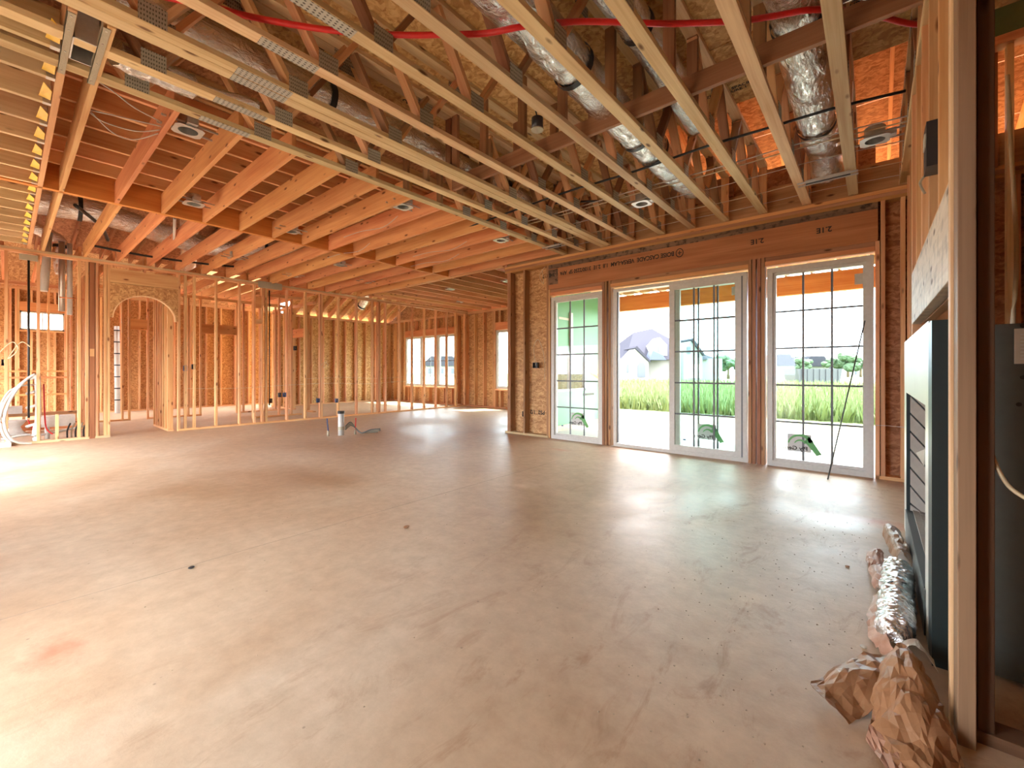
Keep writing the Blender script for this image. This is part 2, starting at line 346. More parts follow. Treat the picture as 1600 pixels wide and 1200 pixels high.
# ================================================================== SETTING
b = MB(); b.box((-17.2, -4, -.15), (3.2, 6.25, 0)); b.box((-17.2, 6.25, -.15), (-5.1, 10.05, 0))
fl = b.build('floor', M['concrete']); tag(fl, 'bare concrete slab floor with muddy scuffs and orange paint smudges', 'floor', kind='structure')
fl.data.transform(Matrix.Translation(fl.location)); fl.location = (0, 0, 0)
cut = MB()   # saw-cut control joint
cut.prism([(-13, -1.2, 0), (-1.0, 8.2 - 2.55, 0), (-1.0, 8.2 - 2.542, 0), (-13, -1.192, 0)], (0, 0, .0012)) if False else cut.box((-3.144, -3.9, 0), (-3.141, 6.0, .0008))
cut.build('control_joint', plain('joint_dirt', (.36, .30, .23), .9), fl)
tag(MB().box((-5.1, 6.25, -.4), (7, 10.5, -.12)).build('ground_patio', M['patio']), 'pale concrete patio slab outside the glass doors', 'patio', kind='structure')
# ground
bm = bmesh.new(); bmesh.ops.create_grid(bm, x_segments=60, y_segments=60, size=150)
for v in bm.verts: v.co.z = -.22 + .25 * noise.noise(v.co * .03) * min(1, max(0, (v.co.length - 20) / 30))
me = bpy.data.meshes.new('ground'); bm.to_mesh(me); bm.free()
gm, nt, bs = nmat('meadow_ground'); L = nt.links.new
tc = N(nt, 'ShaderNodeTexCoord'); sx = N(nt, 'ShaderNodeSeparateXYZ'); L(tc.outputs['Object'], sx.inputs[0])
nn = N(nt, 'ShaderNodeTexNoise', Scale=.5, Detail=6); L(tc.outputs['Object'], nn.inputs['Vector'])
ma = N(nt, 'ShaderNodeMath', operation='MULTIPLY_ADD'); L(nn.outputs['Fac'], ma.inputs[0]); ma.inputs[1].default_value = 5; L(sx.outputs[1], ma.inputs[2])
mr = N(nt, 'ShaderNodeMapRange'); L(ma.outputs[0], mr.inputs[0]); mr.inputs[1].default_value = 15.5; mr.inputs[2].default_value = 17
mx = N(nt, 'ShaderNodeMix', data_type='RGBA'); L(mr.outputs[0], mx.inputs[0]); mx.inputs[6].default_value = (.22, .18, .13, 1); mx.inputs[7].default_value = (.11, .15, .05, 1)
L(mx.outputs[2], bs.inputs['Base Color']); bs.inputs['Roughness'].default_value = .9
tag(put('ground', me, gm), 'dirt and meadow ground around the house', 'ground', kind='structure')
# tall grass: nobody could count it
bm = bmesh.new(); rg = random.Random(3)
for i in range(16000):
    Y = 14.5 + 34 * rg.random() ** 1.6; X = -Y * .75 + rg.random() * (Y * .85)
    h = (.25 + .4 * rg.random()); w = .03 + .0016 * Y; a = rg.random() * math.pi; dx, dy = math.cos(a) * w, math.sin(a) * w
    lx, ly = rg.uniform(-.2, .2), rg.uniform(-.2, .2)
    v = [bm.verts.new(p) for p in ((X - dx, Y - dy, -.24), (X + dx, Y + dy, -.24), (X + lx, Y + ly, -.22 + h))]
    bm.faces.new(v)
me = bpy.data.meshes.new('tall_grass'); bm.to_mesh(me); bm.free()
tag(put('tall_grass', me, M['grassm']), 'tall green grass growing in the field beyond the patio', 'grass', kind='stuff')

# ================================================================== WINDOW WALL
ww = thing('wall_window', 'framed wall holding the glass doors, with a long reddish laminated header', 'wall', (-2.5, YW, 0), kind='structure')
def studw(y_or_x, lo, hi, parent, plane, off, mat=M['stud'], th=.038, dp=.089, name='stud'):
    """stud in a wall. plane 'x': wall runs along Y at x=off..off-dp ; plane 'y': wall runs along X at y=off..off+dp"""
    if plane == 'x': return box(name, (off - dp, y_or_x - th / 2, lo), (off, y_or_x + th / 2, hi), mat, parent)
    return box(name, (y_or_x - th / 2, off, lo), (y_or_x + th / 2, off + dp, hi), mat, parent)
HB, HT = 2.58, 3.005
# plates
box('top_plate', (-5.32, YW - .005, 3.043), (1.6, YW + .14, 3.081), M['red'], ww, 'x')
box('top_plate', (-5.32, YW - .012, 3.081), (1.6, YW + .14, 3.119), M['fir'], ww, 'x')
box('top_plate', (-5.32, YW, 3.005), (1.6, YW + .14, 3.043), M['lvl'], ww, 'x')
box('bottom_plate', (-5.32, YW, 0), (-4.33, YW + .14, .038), M['pine'], ww, 'x')
box('bottom_plate', (.02, YW, 0), (1.6, YW + .14, .038), M['stud'], ww, 'x')
hd = box('header', (-4.32, YW + .002, HB), (.04, YW + .10, HT - .075), M['lvl'], ww, 'x')
box('header_top_strip', (-4.32, YW + .004, HT - .075), (.04, YW + .10, HT), M['lvls'], ww, 'x')
box('header_end_stain', (-4.32, YW - .0005, HB + .08), (-4.12, YW + .003, HT - .085), M['lvls'], hd, 'x')
def printed(s, x, z, size, sx=1):  # printed upside down on the header
    mw = Matrix.Translation((x, YW - .0015, z)) @ R3((-1, 0, 0), (0, 0, -1), (0, -1, 0))
    text('printed_lettering', s, size, M['ink'], mw, hd, 'LEFT', sx)
printed('\u2295 BOISE CASCADE  VERSA-LAM  1.8  2.1E  3100/2250 SP  APA  1-3/4" 117', -2.02, 2.83, .088, .86)
printed('2.1E', -1.14 + .1, 2.80, .085); printed('2.1E', -.36, 2.80, .085)
for x in (-5.24, -5.20, -4.86, -4.34): studw(x, .038, 3.005, ww, 'y', YW, M['red'], dp=.14)
for x in (-4.30,): studw(x, 0, HB, ww, 'y', YW, M['stud'], dp=.14, name='jack_stud')
for x in (-3.26, -3.215, -3.15): studw(x, 0, HB, ww, 'y', YW - .004, M['red'], dp=.14, name='jack_stud')
for x in (-1.195, -1.15, -1.095, -1.05): studw(x, 0, HB, ww, 'y', YW - .004, M['red'], dp=.14, name='jack_stud')
for x in (.035,): studw(x, 0, HB, ww, 'y', YW, M['stud'], dp=.14, name='jack_stud')
for x in (.08, .24, .62, 1.03, 1.4): studw(x, .038, 3.005, ww, 'y', YW, M['stud'], dp=.14)
for x0, x1 in ((-4.28, -3.28), (-3.13, -1.215), (-1.03, .015)):
    box('opening_head', (x0, YW - .008, 2.475), (x1, YW + .14, 2.525), M['fir'], ww, 'x')
    box('opening_head', (x0, YW + .01, 2.527), (x1, YW + .14, 2.58), M['red'], ww, 'x')
box('sheathing', (-5.32, YW + .14, 0), (-4.28, YW + .155, 3.72), M['osb'], ww)
box('sheathing', (.02, YW + .14, 0), (1.6, YW + .155, 3.1), M['osbr'], ww)
box('sheathing', (-4.28, YW + .14, 2.5), (.02, YW + .155, 3.72), M['osbr'], ww)
box('blocking', (-4.30, YW + .001, 2.725), (-4.28, YW + .03, 2.73), M['red'], ww, 'x')
# rim board behind the truss ends
box('rim_board', (-5.3, YW + .03, 3.12), (1.6, YW + .075, 3.44), M['red'], ww, 'x')
box('rim_board', (-5.3, YW + .03, 3.445), (-1.4, YW + .075, 3.72), M['red'], ww, 'x')
text('printed_lettering', 'PS2  1/2', .1, M['ink'], Matrix.Translation((-4.66, YW + .1375, .42)) @ R3((-1, 0, 0), (0, 0, -1), (0, -1, 0)), ww)
def outlet(loc, ax, label, col='bluep', group=None, parent=None, s=(.055, .1)):
    """open electrical box; ax = outward unit direction"""
    o = thing('electrical_box', label, 'electrical box', loc, group)
    ax = Vector(ax); sd = Vector((0, 0, 1)).cross(ax); up = Vector((0, 0, 1)); mw = R3(sd, up, ax)
    b = MB(); w, h = s[0] / 2, s[1] / 2; d = .06; t = .004
    b.box((-w, -h, -d), (w, h, -d + t)); b.box((-w, -h, -d), (-w + t, h, 0)); b.box((w - t, -h, -d), (w, h, 0)); b.box((-w, -h, -d), (w, -h + t, 0)); b.box((-w, h - t, -d), (w, h, 0))
    for v in b.bm.verts: v.co = mw.to_3x3() @ v.co + Vector(loc)
    b.build('housing', M[col], o)
    c = MB().tube(smooth([Vector(loc) + up * h - ax * .03, Vector(loc) - ax * .02, Vector(loc) + sd * .01 - ax * .01 - up * .02]), .004, 5).build('wire_tail', M['cable'], o)
    return o
outlet((-4.62, YW + .01, 1.27), (0, -1, 0), 'dark double switch box between studs by the narrow glass panel', 'blackm', s=(.10, .10))
outlet((-4.82 - .07, YW + .02, .38), (0, -1, 0), 'dark outlet box low on the stud near the OSB corner', 'blackm')
cable('electrical_cable', [(-4.62, YW + .02, 1.33), (-4.66, YW + .03, 1.6), (-4.55, YW + .03, 1.72), (-4.42, YW + .02, 1.4), (-4.42, YW + .03, 1.0)], .005, M['cable'], 'cream cable looping over the switch box by the narrow glass panel')
cable('electrical_cable', [(-4.40, YW + .02, 3.0), (-4.5, YW - .01, 2.85), (-4.42, YW + .0, 2.7), (-4.47, YW + .02, 2.95)], .005, M['cable'], 'cream cable loop hanging at the top of the OSB bay')
cable('electrical_cable', [(.0, YW - .002, .58), (.12, YW - .006, .585), (.24, YW - .006, .58), (.5, YW - .006, .582)], .004, M['wcable'], 'thin white cable run across studs beside the fireplace')

# -------------------------------------------------- glazed units
def glazed(name, label, x0, x1, z0, z1, y, cols, rows, fw=.06, sheet='glass', dep=.09, kind='structure', parent=None, fmat='white'):
    if parent is None: o = thing(name, label, 'window', ((x0 + x1) / 2, y, z0), kind=kind)
    else: o = parent
    b = MB(); b.box((x0, y, z0), (x0 + fw, y + dep, z1)); b.box((x1 - fw, y, z0), (x1, y + dep, z1))
    b.box((x0 + fw, y, z0), (x1 - fw, y + dep, z0 + fw * 1.1)); b.box((x0 + fw, y, z1 - fw), (x1 - fw, y + dep, z1))
    s = fw * .55   # inner glazing bead, stepped back
    b.box((x0 + fw, y + .025, z0 + fw * 1.1), (x0 + fw + s, y + dep - .02, z1 - fw)); b.box((x1 - fw - s, y + .025, z0 + fw * 1.1), (x1 - fw, y + dep - .02, z1 - fw))
    b.box((x0 + fw + s, y + .025, z0 + fw * 1.1), (x1 - fw - s, y + dep - .02, z0 + fw * 1.1 + s)); b.box((x0 + fw + s, y + .025, z1 - fw - s), (x1 - fw - s, y + dep - .02, z1 - fw))
    b.build('window_frame', M[fmat], o)
    gx0, gx1, gz0, gz1 = x0 + fw + s, x1 - fw - s, z0 + fw * 1.1 + s, z1 - fw - s
    MB().box((gx0, y + .05, gz0), (gx1, y + .054, gz1)).build('pane', M[sheet], o)
    if cols > 1 or rows > 1:
        g = MB(); t = .011
        for i in range(1, cols): x = gx0 + (gx1 - gx0) * i / cols; g.box((x - t, y + .045, gz0), (x + t, y + .060, gz1))
        for i in range(1, rows): z = gz0 + (gz1 - gz0) * i / rows; g.box((gx0, y + .0455, z - t), (gx1, y + .0595, z + t))
        g.build('grille', M['grille'], o)
    return o, (gx0, gx1, gz0, gz1)
def sticker(o, x, z, y, s=1):
    """manufacturer's sticker facing outdoors, so it reads mirrored from inside"""
    MB().box((x - .14 * s, y, z - .10 * s), (x + .10 * s, y + .0008, z + .11 * s)).build('sticker', M['inkgr'], o)
    mw = Matrix.Translation((x - .06 * s, y - .001, z - .062 * s)) @ R3((-1, 0, 0), (0, 0, 1), (0, 1, 0))
    text('sticker_lettering', 'Ply Gem', .066 * s, M['ink'], mw, o, 'CENTER', 1.1)
    b = MB()   # leaf-shaped green arcs
    for R_, w0, g0, g1 in ((.135, .045, 172, 20), (.070, .030, 160, 25)):
        cx_, cz_ = x - .005 * s, z - .02 * s
        for i in range(10):
            A0, A1 = (math.radians(g0 + (g1 - g0) * (i + d_) / 10) for d_ in (0, 1)); t0, t1 = (w0 * s * (.35 + .65 * (i + d_) / 10) for d_ in (0, 1))
            b.prism([(cx_ + R_ * s * math.cos(A0), y - .0015, cz_ + R_ * s * math.sin(A0)), (cx_ + R_ * s * math.cos(A1), y - .0015, cz_ + R_ * s * math.sin(A1)), (cx_ + (R_ * s - t1) * math.cos(A1), y - .0015, cz_ + (R_ * s - t1) * math.sin(A1)), (cx_ + (R_ * s - t0) * math.cos(A0), y - .0015, cz_ + (R_ * s - t0) * math.sin(A0))], (0, .0008, 0))
    b.prism([(x + .03 * s, y - .0015, z + .03 * s), (x + .08 * s, y - .0015, z + .09 * s), (x + .20 * s, y - .0015, z - .11 * s), (x + .15 * s, y - .0015, z - .13 * s)], (0, .0008, 0))
    b.build('leaf_emblem', M['inkg'], o)
    MB().box((x - .34 * s, y, z - .14 * s), (x - .30 * s, y + .001, z - .12 * s)).build('corner_tag', M['bluep'], o)
o, g = glazed('window_1', 'narrow fixed glass panel with dark grille, green wall seen through it', -4.275, -3.285, .0, 2.44, YW + .02, 3, 5)
sticker(o, -3.75, .36, YW + .066)
o, g = glazed('window_3', 'wide fixed glass panel with dark grille beside the fireplace wall', -1.01, .005, .0, 2.44, YW + .02, 3, 5)
sticker(o, -.66, .30, YW + .066)
MB().box((-.16, YW + .066, 2.14), (-.02, YW + .067, 2.26)).build('paper_label', M['tape'], o)
# the sliding door: frame, fixed panel and slid-open panel
dr = thing('door_1', 'open white sliding glass door, both panels stacked in one half', 'door', (-2.16, YW, 0), kind='structure')
b = MB(); x0, x1, z1, y = -3.09, -1.235, 2.44, YW + .015; f = .045
b.box((x0, y, 0), (x0 + f, y + .12, z1)); b.box((x1 - f, y, 0), (x1, y + .12, z1)); b.box((x0 + f, y, 0), (x1 - f, y + .12, .05)); b.box((x0 + f, y, z1 - f), (x1 - f, y + .12, z1))
b.build('door_frame', M['white'], dr)
MB().box((x1 - f - .02, y + .01, .06), (x1 - f - .001, y + .03, z1 - f)).build('track_strip', M['grille'], dr)
MB().box((x0 + f, y + .03, .06), (x0 + f + .015, y + .07, z1 - f)).build('track_strip', M['grille'], dr)
def panel(name, px0, px1, py, gm_, off):
    b = MB(); s = .075
    b.box((px0, py, .05), (px0 + s, py + .04, 2.395)); b.box((px1 - s, py, .05), (px1, py + .04, 2.395)); b.box((px0 + s, py, .05), (px1 - s, py + .04, .05 + s)); b.box((px0 + s, py, 2.395 - s), (px1 - s, py + .04, 2.395))
    p = b.build(name, M['white'], dr)
    a0, a1, c0, c1 = px0 + s, px1 - s, .05 + s, 2.395 - s
    MB().box((a0, py + .018, c0), (a1, py + .022, c1)).build('pane', M[gm_], p)
    g = MB(); t = .011
    for i in (1, 2): x = a0 + (a1 - a0) * i / 3; g.box((x - t, py + .013, c0), (x + t, py + .027, c1))
    for i in (1, 2, 3, 4): z = c0 + (c1 - c0) * i / 5; g.box((a0, py + .0135, z - t), (a1, py + .0265, z + t))
    g.build('grille', M['grille'], p)
    return p
panel('sliding_panel', -2.23, -1.30, YW + .03, 'glass', 0)
pf = panel('fixed_panel', -2.175, -1.281, YW + .09, 'glassg', 0)
sticker(dr, -1.72, .33, YW + .10); MB().box((-1.43, YW + .1, 2.17), (-1.30, YW + .101, 2.28)).build('paper_label', M['tape'], dr)

# ================================================================== PATIO, OUTSIDE
pb = tag(stick('patio_beam', (-5.1, 9.75, 2.80), (6, 9.75, 2.80), .36, .14, M['lvlo'], None, (0, 0, 1)), 'orange laminated beam carrying the patio roof', 'beam', kind='structure')
pr = thing('patio_roof', 'patio roof framing of pale joists above the orange beam', 'roof', (-1, 8, 3), kind='structure')
for i in range(26):
    x = -5.0 + .41 * i; box('joist', (x, 6.26, 2.99), (x + .038, 10.1, 3.13), M['pine'], pr, 'y')
box('ledger', (-5.1, 9.5, 2.98), (6, 9.54, 3.12), M['pine'], pr, 'x')
box('roof_sheathing', (-5.1, 6.3, 3.132), (6, 10.3, 3.145), M['osbp'], pr)
for k, x in enumerate((-4.98, 3.6)):
    tag(box('patio_post', (x, 9.68, -.12), (x + .14, 9.82, 2.62), M['stud']), ('pale wooden patio post standing beside the green sheathed wall', 'wooden patio post at the open corner of the patio')[k], 'post')
# green sheathed nook wall seen through the narrow panel
nk = thing('wall_nook_side', 'green sheathed outer wall of the nook beside the patio', 'wall', (-5.12, 8, 0), kind='structure')
b = MB(); wy0, wy1, wz0, wz1 = 7.4, 8.72, .72, 1.56
b.box((-5.135, 6.25, -.12), (-5.12, wy0, 3.2)); b.box((-5.135, wy1, -.12), (-5.12, 9.95, 3.2)); b.box((-5.135, wy0, -.12), (-5.12, wy1, wz0)); b.box((-5.135, wy0, wz1), (-5.12, wy1, 3.2))
b.build('sheathing', M['green'], nk)
for yy in [6.3 + .41 * i for i in range(9)]:
    if wy0 - .02 < yy < wy1: 
        box('stud', (-5.24, yy, .038), (-5.136, yy + .038, wz0), M['stud'], nk); box('stud', (-5.24, yy, wz1), (-5.136, yy + .038, 3.0), M['stud'], nk)
    else: box('stud', (-5.24, yy, .038), (-5.136, yy + .038, 3.0), M['stud'], nk)
MB().box((-5.119, 8.75, .95), (-5.117, 9.35, 1.62)).build('spray_mark', M['green'], nk)
for (ya, za, yb, zb) in ((8.8, 1.55, 9.0, 1.2), (9.0, 1.2, 9.15, 1.5), (8.85, 1.15, 9.3, 1.0), (9.2, 1.5, 9.3, 1.05)):
    stick('spray_stroke', (-5.116, ya, za), (-5.116, yb, zb), .004, .05, M['orangep'], nk)
mwg = Matrix.Translation((-5.116, 8.9, .55)) @ R3((0, 1, 0), (0, 0, 1), (1, 0, 0))
for i, (yy, zz) in enumerate(((6.9, .5), (8.6, .62), (7.6, 2.3))):
    stick('sheathing_print', (-5.117, yy, zz), (-5.117, yy + .5, zz), .003, .05, M['ink'] if i < 2 else M['tape'], nk)
ho = thing('window_4', 'small two-light window in the green sheathed wall', 'window', (-5.16, 8.06, wz0), kind='structure')
b = MB(); b.box((-5.19, wy0, wz0), (-5.12, wy0 + .05, wz1)); b.box((-5.19, wy1 - .05, wz0), (-5.12, wy1, wz1)); b.box((-5.19, wy0, wz0), (-5.12, wy1, wz0 + .05)); b.box((-5.19, wy0, wz1 - .05), (-5.12, wy1, wz1)); b.box((-5.19, 8.03, wz0), (-5.12, 8.09, wz1))
b.build('window_frame', M['white'], ho); MB().box((-5.16, wy0 + .05, wz0 + .05), (-5.156, wy1 - .05, wz1 - .05)).build('pane', M['glass'], ho)
# white downspout wrap on green wall
tag(MB().box((-5.115, 8.0, 1.6), (-5.09, 8.12, 2.45)).build('house_wrap_strip', M['white']), 'white wrap strip on the green wall above its window', 'wrap strip')

# white house far across the field (local frame faces the doors)
CA = math.radians(40.2); KH = .09
def hp(px, py, dep=0):
    u = (px - 1045) * KH; z = 1.175 + (579 - py) * KH; d = 60 + dep; s_, c_ = math.sin(CA), math.cos(CA); r = (1045 - 800) * KH + u
    return Vector((-s_ * d + c_ * r * 1.0, c_ * d + s_ * r * 1.0, z))
FW = Vector((-math.sin(CA), math.cos(CA), 0))
hs_ = thing('white_house', 'large white brick house with steep grey roofs across the field', 'house', hp(1045, 592))
def poly(pts, dep, thick, name, mat):
    MB().prism([hp(x, y, dep) for x, y in pts], FW * thick).build(name, mat, hs_)
poly([(962, 594), (1128, 594), (1128, 560), (962, 560)], 0, 12, 'wall', M['housew'])
def hproof(c, name='roof', mat=M['roofg']):
    b = MB(); vs = [b.bm.verts.new(p) for p in c[0]]
    for f in c[1]: b.bm.faces.new([vs[i] for i in f])
    b.build(name, mat, hs_)
e = [hp(975, 562, -.6), hp(1104, 562, -.6), hp(1110, 562, 13), hp(955, 562, 13), hp(1008, 514, 6), hp(1040, 507, 6)]
hproof((e, [(0, 1, 5, 4), (1, 2, 5), (2, 3, 4, 5), (3, 0, 4), (0, 3, 2, 1)]))
e = [hp(1078, 562, 1), hp(1130, 562, 1), hp(1130, 562, 12), hp(1078, 562, 12), hp(1086, 540, 6), hp(1122, 548, 6)]
hproof((e, [(0, 1, 5, 4), (1, 2, 5), (2, 3, 4, 5), (3, 0, 4), (0, 3, 2, 1)]))
poly([(968, 594), (1006, 594), (1006, 566), (987, 545), (968, 566)], -2, 3, 'entry_gable', M['housew'])
poly([(1006, 566), (1009, 566), (987, 542), (984, 545)], -2.4, 6, 'gable_roof', M['roofg'])
poly([(1016, 556), (1038, 556), (1038, 540), (1027, 528), (1016, 540)], -1, 3, 'dormer', M['housew'])
poly([(1006, 563), (1032, 563), (1027, 556), (1012, 549)], -2.2, 2, 'porch_roof', M['roofb'])
poly([(1054, 594), (1082, 594), (1082, 556), (1066, 534), (1054, 550)], -3, 5, 'garage_gable', M['housew'])
poly([(1082, 557), (1085, 557), (1067, 531), (1064, 534)], -3.4, 6, 'gable_roof', M['roofg'])
poly([(989, 589), (1001, 589), (1001, 572), (998, 567), (992, 567), (989, 572)], -2.1, .3, 'arched_doorway', M['wing'])
for (a, c, w, h, d) in ((1024, 541, 4, 10, -1.1), (973, 570, 3, 12, -2.1), (1059, 544, 5, 10, -3.1)):
    poly([(a, c + h), (a + w, c + h), (a + w, c), (a, c)], d, .3, 'window', M['wing'])
poly([(1062, 590), (1079, 590), (1079, 570), (1062, 570)], -3.1, .3, 'garage_door', M['inkgr'])
# houses and trees along the horizon behind the grille of the wide panel
def cottage(px, w, ytop, dep, label):
    r = (px - 800); k = dep / 668; c = Vector((-math.sin(CA) * dep + math.cos(CA) * r * k, math.cos(CA) * dep + math.sin(CA) * r * k, -.2))
    o = thing('cottage', label, 'house', c); W_ = w * k; H = (579 - ytop) * k + 1.3
    RT = Vector((math.cos(CA), math.sin(CA), 0))
    q = lambda u, z, d=0: c + RT * u * W_ / 2 + FW * d + Vector((0, 0, z))
    MB().prism([q(-1, 0), q(1, 0), q(1, H * .5), q(-1, H * .5)], FW * 9).build('wall', M['housew'], o)
    MB().prism([q(-1.08, H * .5, -.5), q(1.08, H * .5, -.5), q(.55, H, -.5), q(-.55, H, -.5)], FW * 10).build('roof', M['roofg'], o)
    for u in (-.6, 0, .6): MB().prism([q(u - .1, H * .12, -.05), q(u + .1, H * .12, -.05), q(u + .1, H * .38, -.05), q(u - .1, H * .38, -.05)], FW * .1).build('window', M['wing'], o)
cottage(1222, 38, 553, 85, 'pale far house behind the left column of the wide panel grille')
cottage(1275, 40, 556, 95, 'low far house with grey roof above the dumpster')
cottage(1345, 26, 562, 100, 'small far house at the edge of the treeline')
cottage(690, 60, 556, 110, 'white house seen through the triple bedroom windows')
def tree(px, w, ytop, dep, label, seed):
    r = (px - 800); k = dep / 668; c = Vector((-math.sin(CA) * dep + math.cos(CA) * r * k, math.cos(CA) * dep + math.sin(CA) * r * k, -.2))
    o = thing('tree', label, 'tree', c, 'trees along the horizon'); W_ = w * k; H = (579 - ytop) * k + 1.3; rg = random.Random(seed)
    MB().tube([c, c + Vector((0, 0, H * .5))], [.25, .15], 6).build('trunk', M['bark'], o)
    bm = bmesh.new()
    for i in range(11):
        p = c + Vector((rg.uniform(-.36, .36) * W_, rg.uniform(-.3, .3) * W_, H * rg.uniform(.35, .78))); rad = W_ * rg.uniform(.16, .26)
        rr = bmesh.ops.create_icosphere(bm, subdivisions=3, radius=rad)
        for v in rr['verts']: v.co = v.co * (1 + .25 * noise.noise(v.co * 2.2 + Vector((i, seed, 0))) + .1 * noise.noise(v.co * 6)); v.co.z *= .85; v.co += p
    mb = MB(); mb.bm.free(); mb.bm = bm; mb.build('crown', M['tree'], o)
for a in ((1138, 34, 546, 70, 'round green tree at the end of the white house', 1), (1300, 26, 551, 90, 'dark green tree between far houses, behind the dumpster', 2), (1325, 34, 545, 88, 'tall bushy tree in the wide panel, right above the dumpster end', 3),
          (1345, 24, 556, 88, 'low tree at the fireplace-side edge of the wide panel', 4), (1255, 26, 556, 92, 'small tree behind the grey roofed far house', 5), (1165, 26, 556, 80, 'tree hidden partly by the post between door and wide panel', 6)):
    tree(*a)
dm = hp(1200, 590)
dep = 42; k = dep / 668
def wp(px, z, dd=0):
    r = px - 800; d = dep + dd
    return Vector((-math.sin(CA) * d + math.cos(CA) * r * k, math.cos(CA) * d + math.sin(CA) * r * k, z))
du = thing('dumpster', 'dark grey open-top dumpster standing in the field', 'dumpster', wp(1280, -.2))
MB().prism([wp(1250, -.1), wp(1312, -.1), wp(1316, 1.35), (wp(1246, 1.35))], FW * 2.2).build('body', M['dump'], du)
for i in range(7): MB().prism([wp(1252 + i * 9.5, 0, -.08), wp(1254 + i * 9.5, 0, -.08), wp(1254 + i * 9.5, 1.3, -.08), wp(1252 + i * 9.5, 1.3, -.08)], FW * .08).build('rib', M['dump'], du)

# ================================================================== STUD WALL (kitchen side) at X = XA
wa = thing('wall_left', 'long open stud wall with an arched opening, facing the glass doors', 'wall', (XA, 4, 0), kind='structure')
for z0, z1, mt in ((3.044, 3.082, 'stud'), (3.082, 3.12, 'pine')):
    box('top_plate', (XA - .089, -1.2, z0), (XA, 5.9, z1), M[mt], wa, 'y'); box('top_plate', (XA - .089, 5.9, z0), (XA, 9.9, z1), M[mt], wa, 'y')
box('bottom_plate', (XA - .089, -1.2, 0), (XA, 1.19, .038), M['pine'], wa, 'y'); box('bottom_plate', (XA - .089, 2.15, 0), (XA, 9.9, .038), M['stud'], wa, 'y')
for y in (-.8, -.4, .0, .337, .803, .896, 1.02, 1.125, 1.168, 2.171, 2.275, 2.42, 2.79, 3.215, 3.50, 3.655, 3.735, 4.18, 4.60, 4.955, 4.99, 5.42, 5.92, 6.387, 6.55, 6.60, 6.79, 7.244, 7.688, 8.132, 8.576, 9.018, 9.40, 9.8):
    studw(y, .038, 3.044, wa, 'x', XA, M['stud'])
studw(.545, .038, .45, wa, 'x', XA, M['stud'], name='short_stud')
box('post', (XA - .10, .925, 0), (XA + .004, .995, 3.044), M['brown'], wa)
box('post_block', (XA + .004, .93, 1.42), (XA + .012, .985, 1.55), M['stud'], wa)
hA = box('header', (XA - .08, 1.185, 2.74), (XA - .002, 2.155, 3.0), M['stud'], wa, 'y')
for y in (1.2, 1.66, 2.14): studw(y, 2.98, 3.044, wa, 'x', XA, name='cripple')
# arch: strand board panel with a curved cut-out and a bent soffit strip
pts = [(1.187, 2.735), (1.187, 2.12)]; arc = []
for i in range(25):
    a = math.pi * i / 24; arc.append((1.67 - .455 * math.cos(a), 2.12 + .44 * math.sin(a)))
b = MB()
for (y0, z0), (y1, z1) in zip(arc, arc[1:]): b.prism([(XA + .002, y0, z0), (XA + .002, y1, z1), (XA + .002, y1, 2.735), (XA + .002, y0, 2.735)], (-.09, 0, 0))
b.box((XA - .088, 1.187, 2.12), (XA + .002, arc[0][0], 2.735)); b.box((XA - .088, arc[-1][0], 2.12), (XA + .002, 2.153, 2.735))
b.build('arch_panel', M['osb'], wa)
b = MB()
a2 = [(1.67 - .44 * math.cos(math.pi * i / 24), 2.12 + .425 * math.sin(math.pi * i / 24)) for i in range(25)]
for i in range(24): b.prism([(XA + .006, *arc[i]), (XA + .006, *arc[i + 1]), (XA + .006, *a2[i + 1]), (XA + .006, *a2[i])], (-.098, 0, 0))
b.build('arch_soffit', M['pine'], wa)
# blocking, small headers further along
box('header', (XA - .08, 3.50, 2.55), (XA - .002, 3.66, 2.80), M['fir'], wa, 'y'); box('header', (XA - .08, 3.50, 2.2), (XA - .002, 3.66, 2.3), M['stud'], wa, 'y')
# hold-down rods with steel plates
for k, (y, dz) in enumerate(((.232, .42), (3.785, .40))):
    o = thing('hold_down_rod', ('black threaded rod and steel plate at the plumbing end of the stud wall', 'black threaded rod and steel plate on the stud wall beyond the arch')[k], 'rod', (XA + .03, y, dz), 'hold-down rods')
    MB().tube([(XA + .025, y, dz), (XA + .025, y, 2.96)], .014, 8).build('rod', M['black'], o)
    MB().box((XA + .002, y - (.1, .22)[k], 2.93 + .07 * k), (XA + .045, y + (.1, .26)[k], 3.02 + .12 * k)).build('bearing_plate', M['galvd'], o)
for k, (x, y, z, c) in enumerate(((XA - .02, -.02, 1.30, 'blackm'), (XA, 2.40, 1.25, 'blackm'), (XA + .0, 2.27, 1.22, 'bluep'), (XA, 3.83, .50, 'blackm'), (XA, 4.02, .62, 'blackm'), (XA, 4.12, .62, 'bluep'), (XA, 4.90, .45, 'bluep'), (XA, 5.37, .42, 'bluep'), (XA, 4.36, 1.70, 'blackm'))):
    outlet((x + .004, y, z), (1, 0, 0), ['black switch box beside the plumbing stack', 'black switch box on the stud past the arch', 'small dark box on the arch jamb stud', 'low outlet box next to the second threaded rod', 'black box of a pair on the clustered studs', 'blue box of a pair on the clustered studs',
            'low outlet box on a double stud of the open stud wall', 'low outlet box on the stud above the white floor pipe', 'high black box on the clustered studs'][k], c, 'boxes on the open stud wall')
cable('electrical_cable', [(XA - .03, 2.3, .82), (XA - .03, 3.2, .80), (XA - .03, 4.2, .84), (XA - .03, 5.2, .86), (XA - .03, 6.2, .82), (XA - .03, 7.2, .86), (XA - .03, 8.2, .85), (XA - .03, 9.2, .88), (XA - .03, 9.8, .86)], .006, M['cable'], 'long cream cable threaded through the open stud wall at knee height')
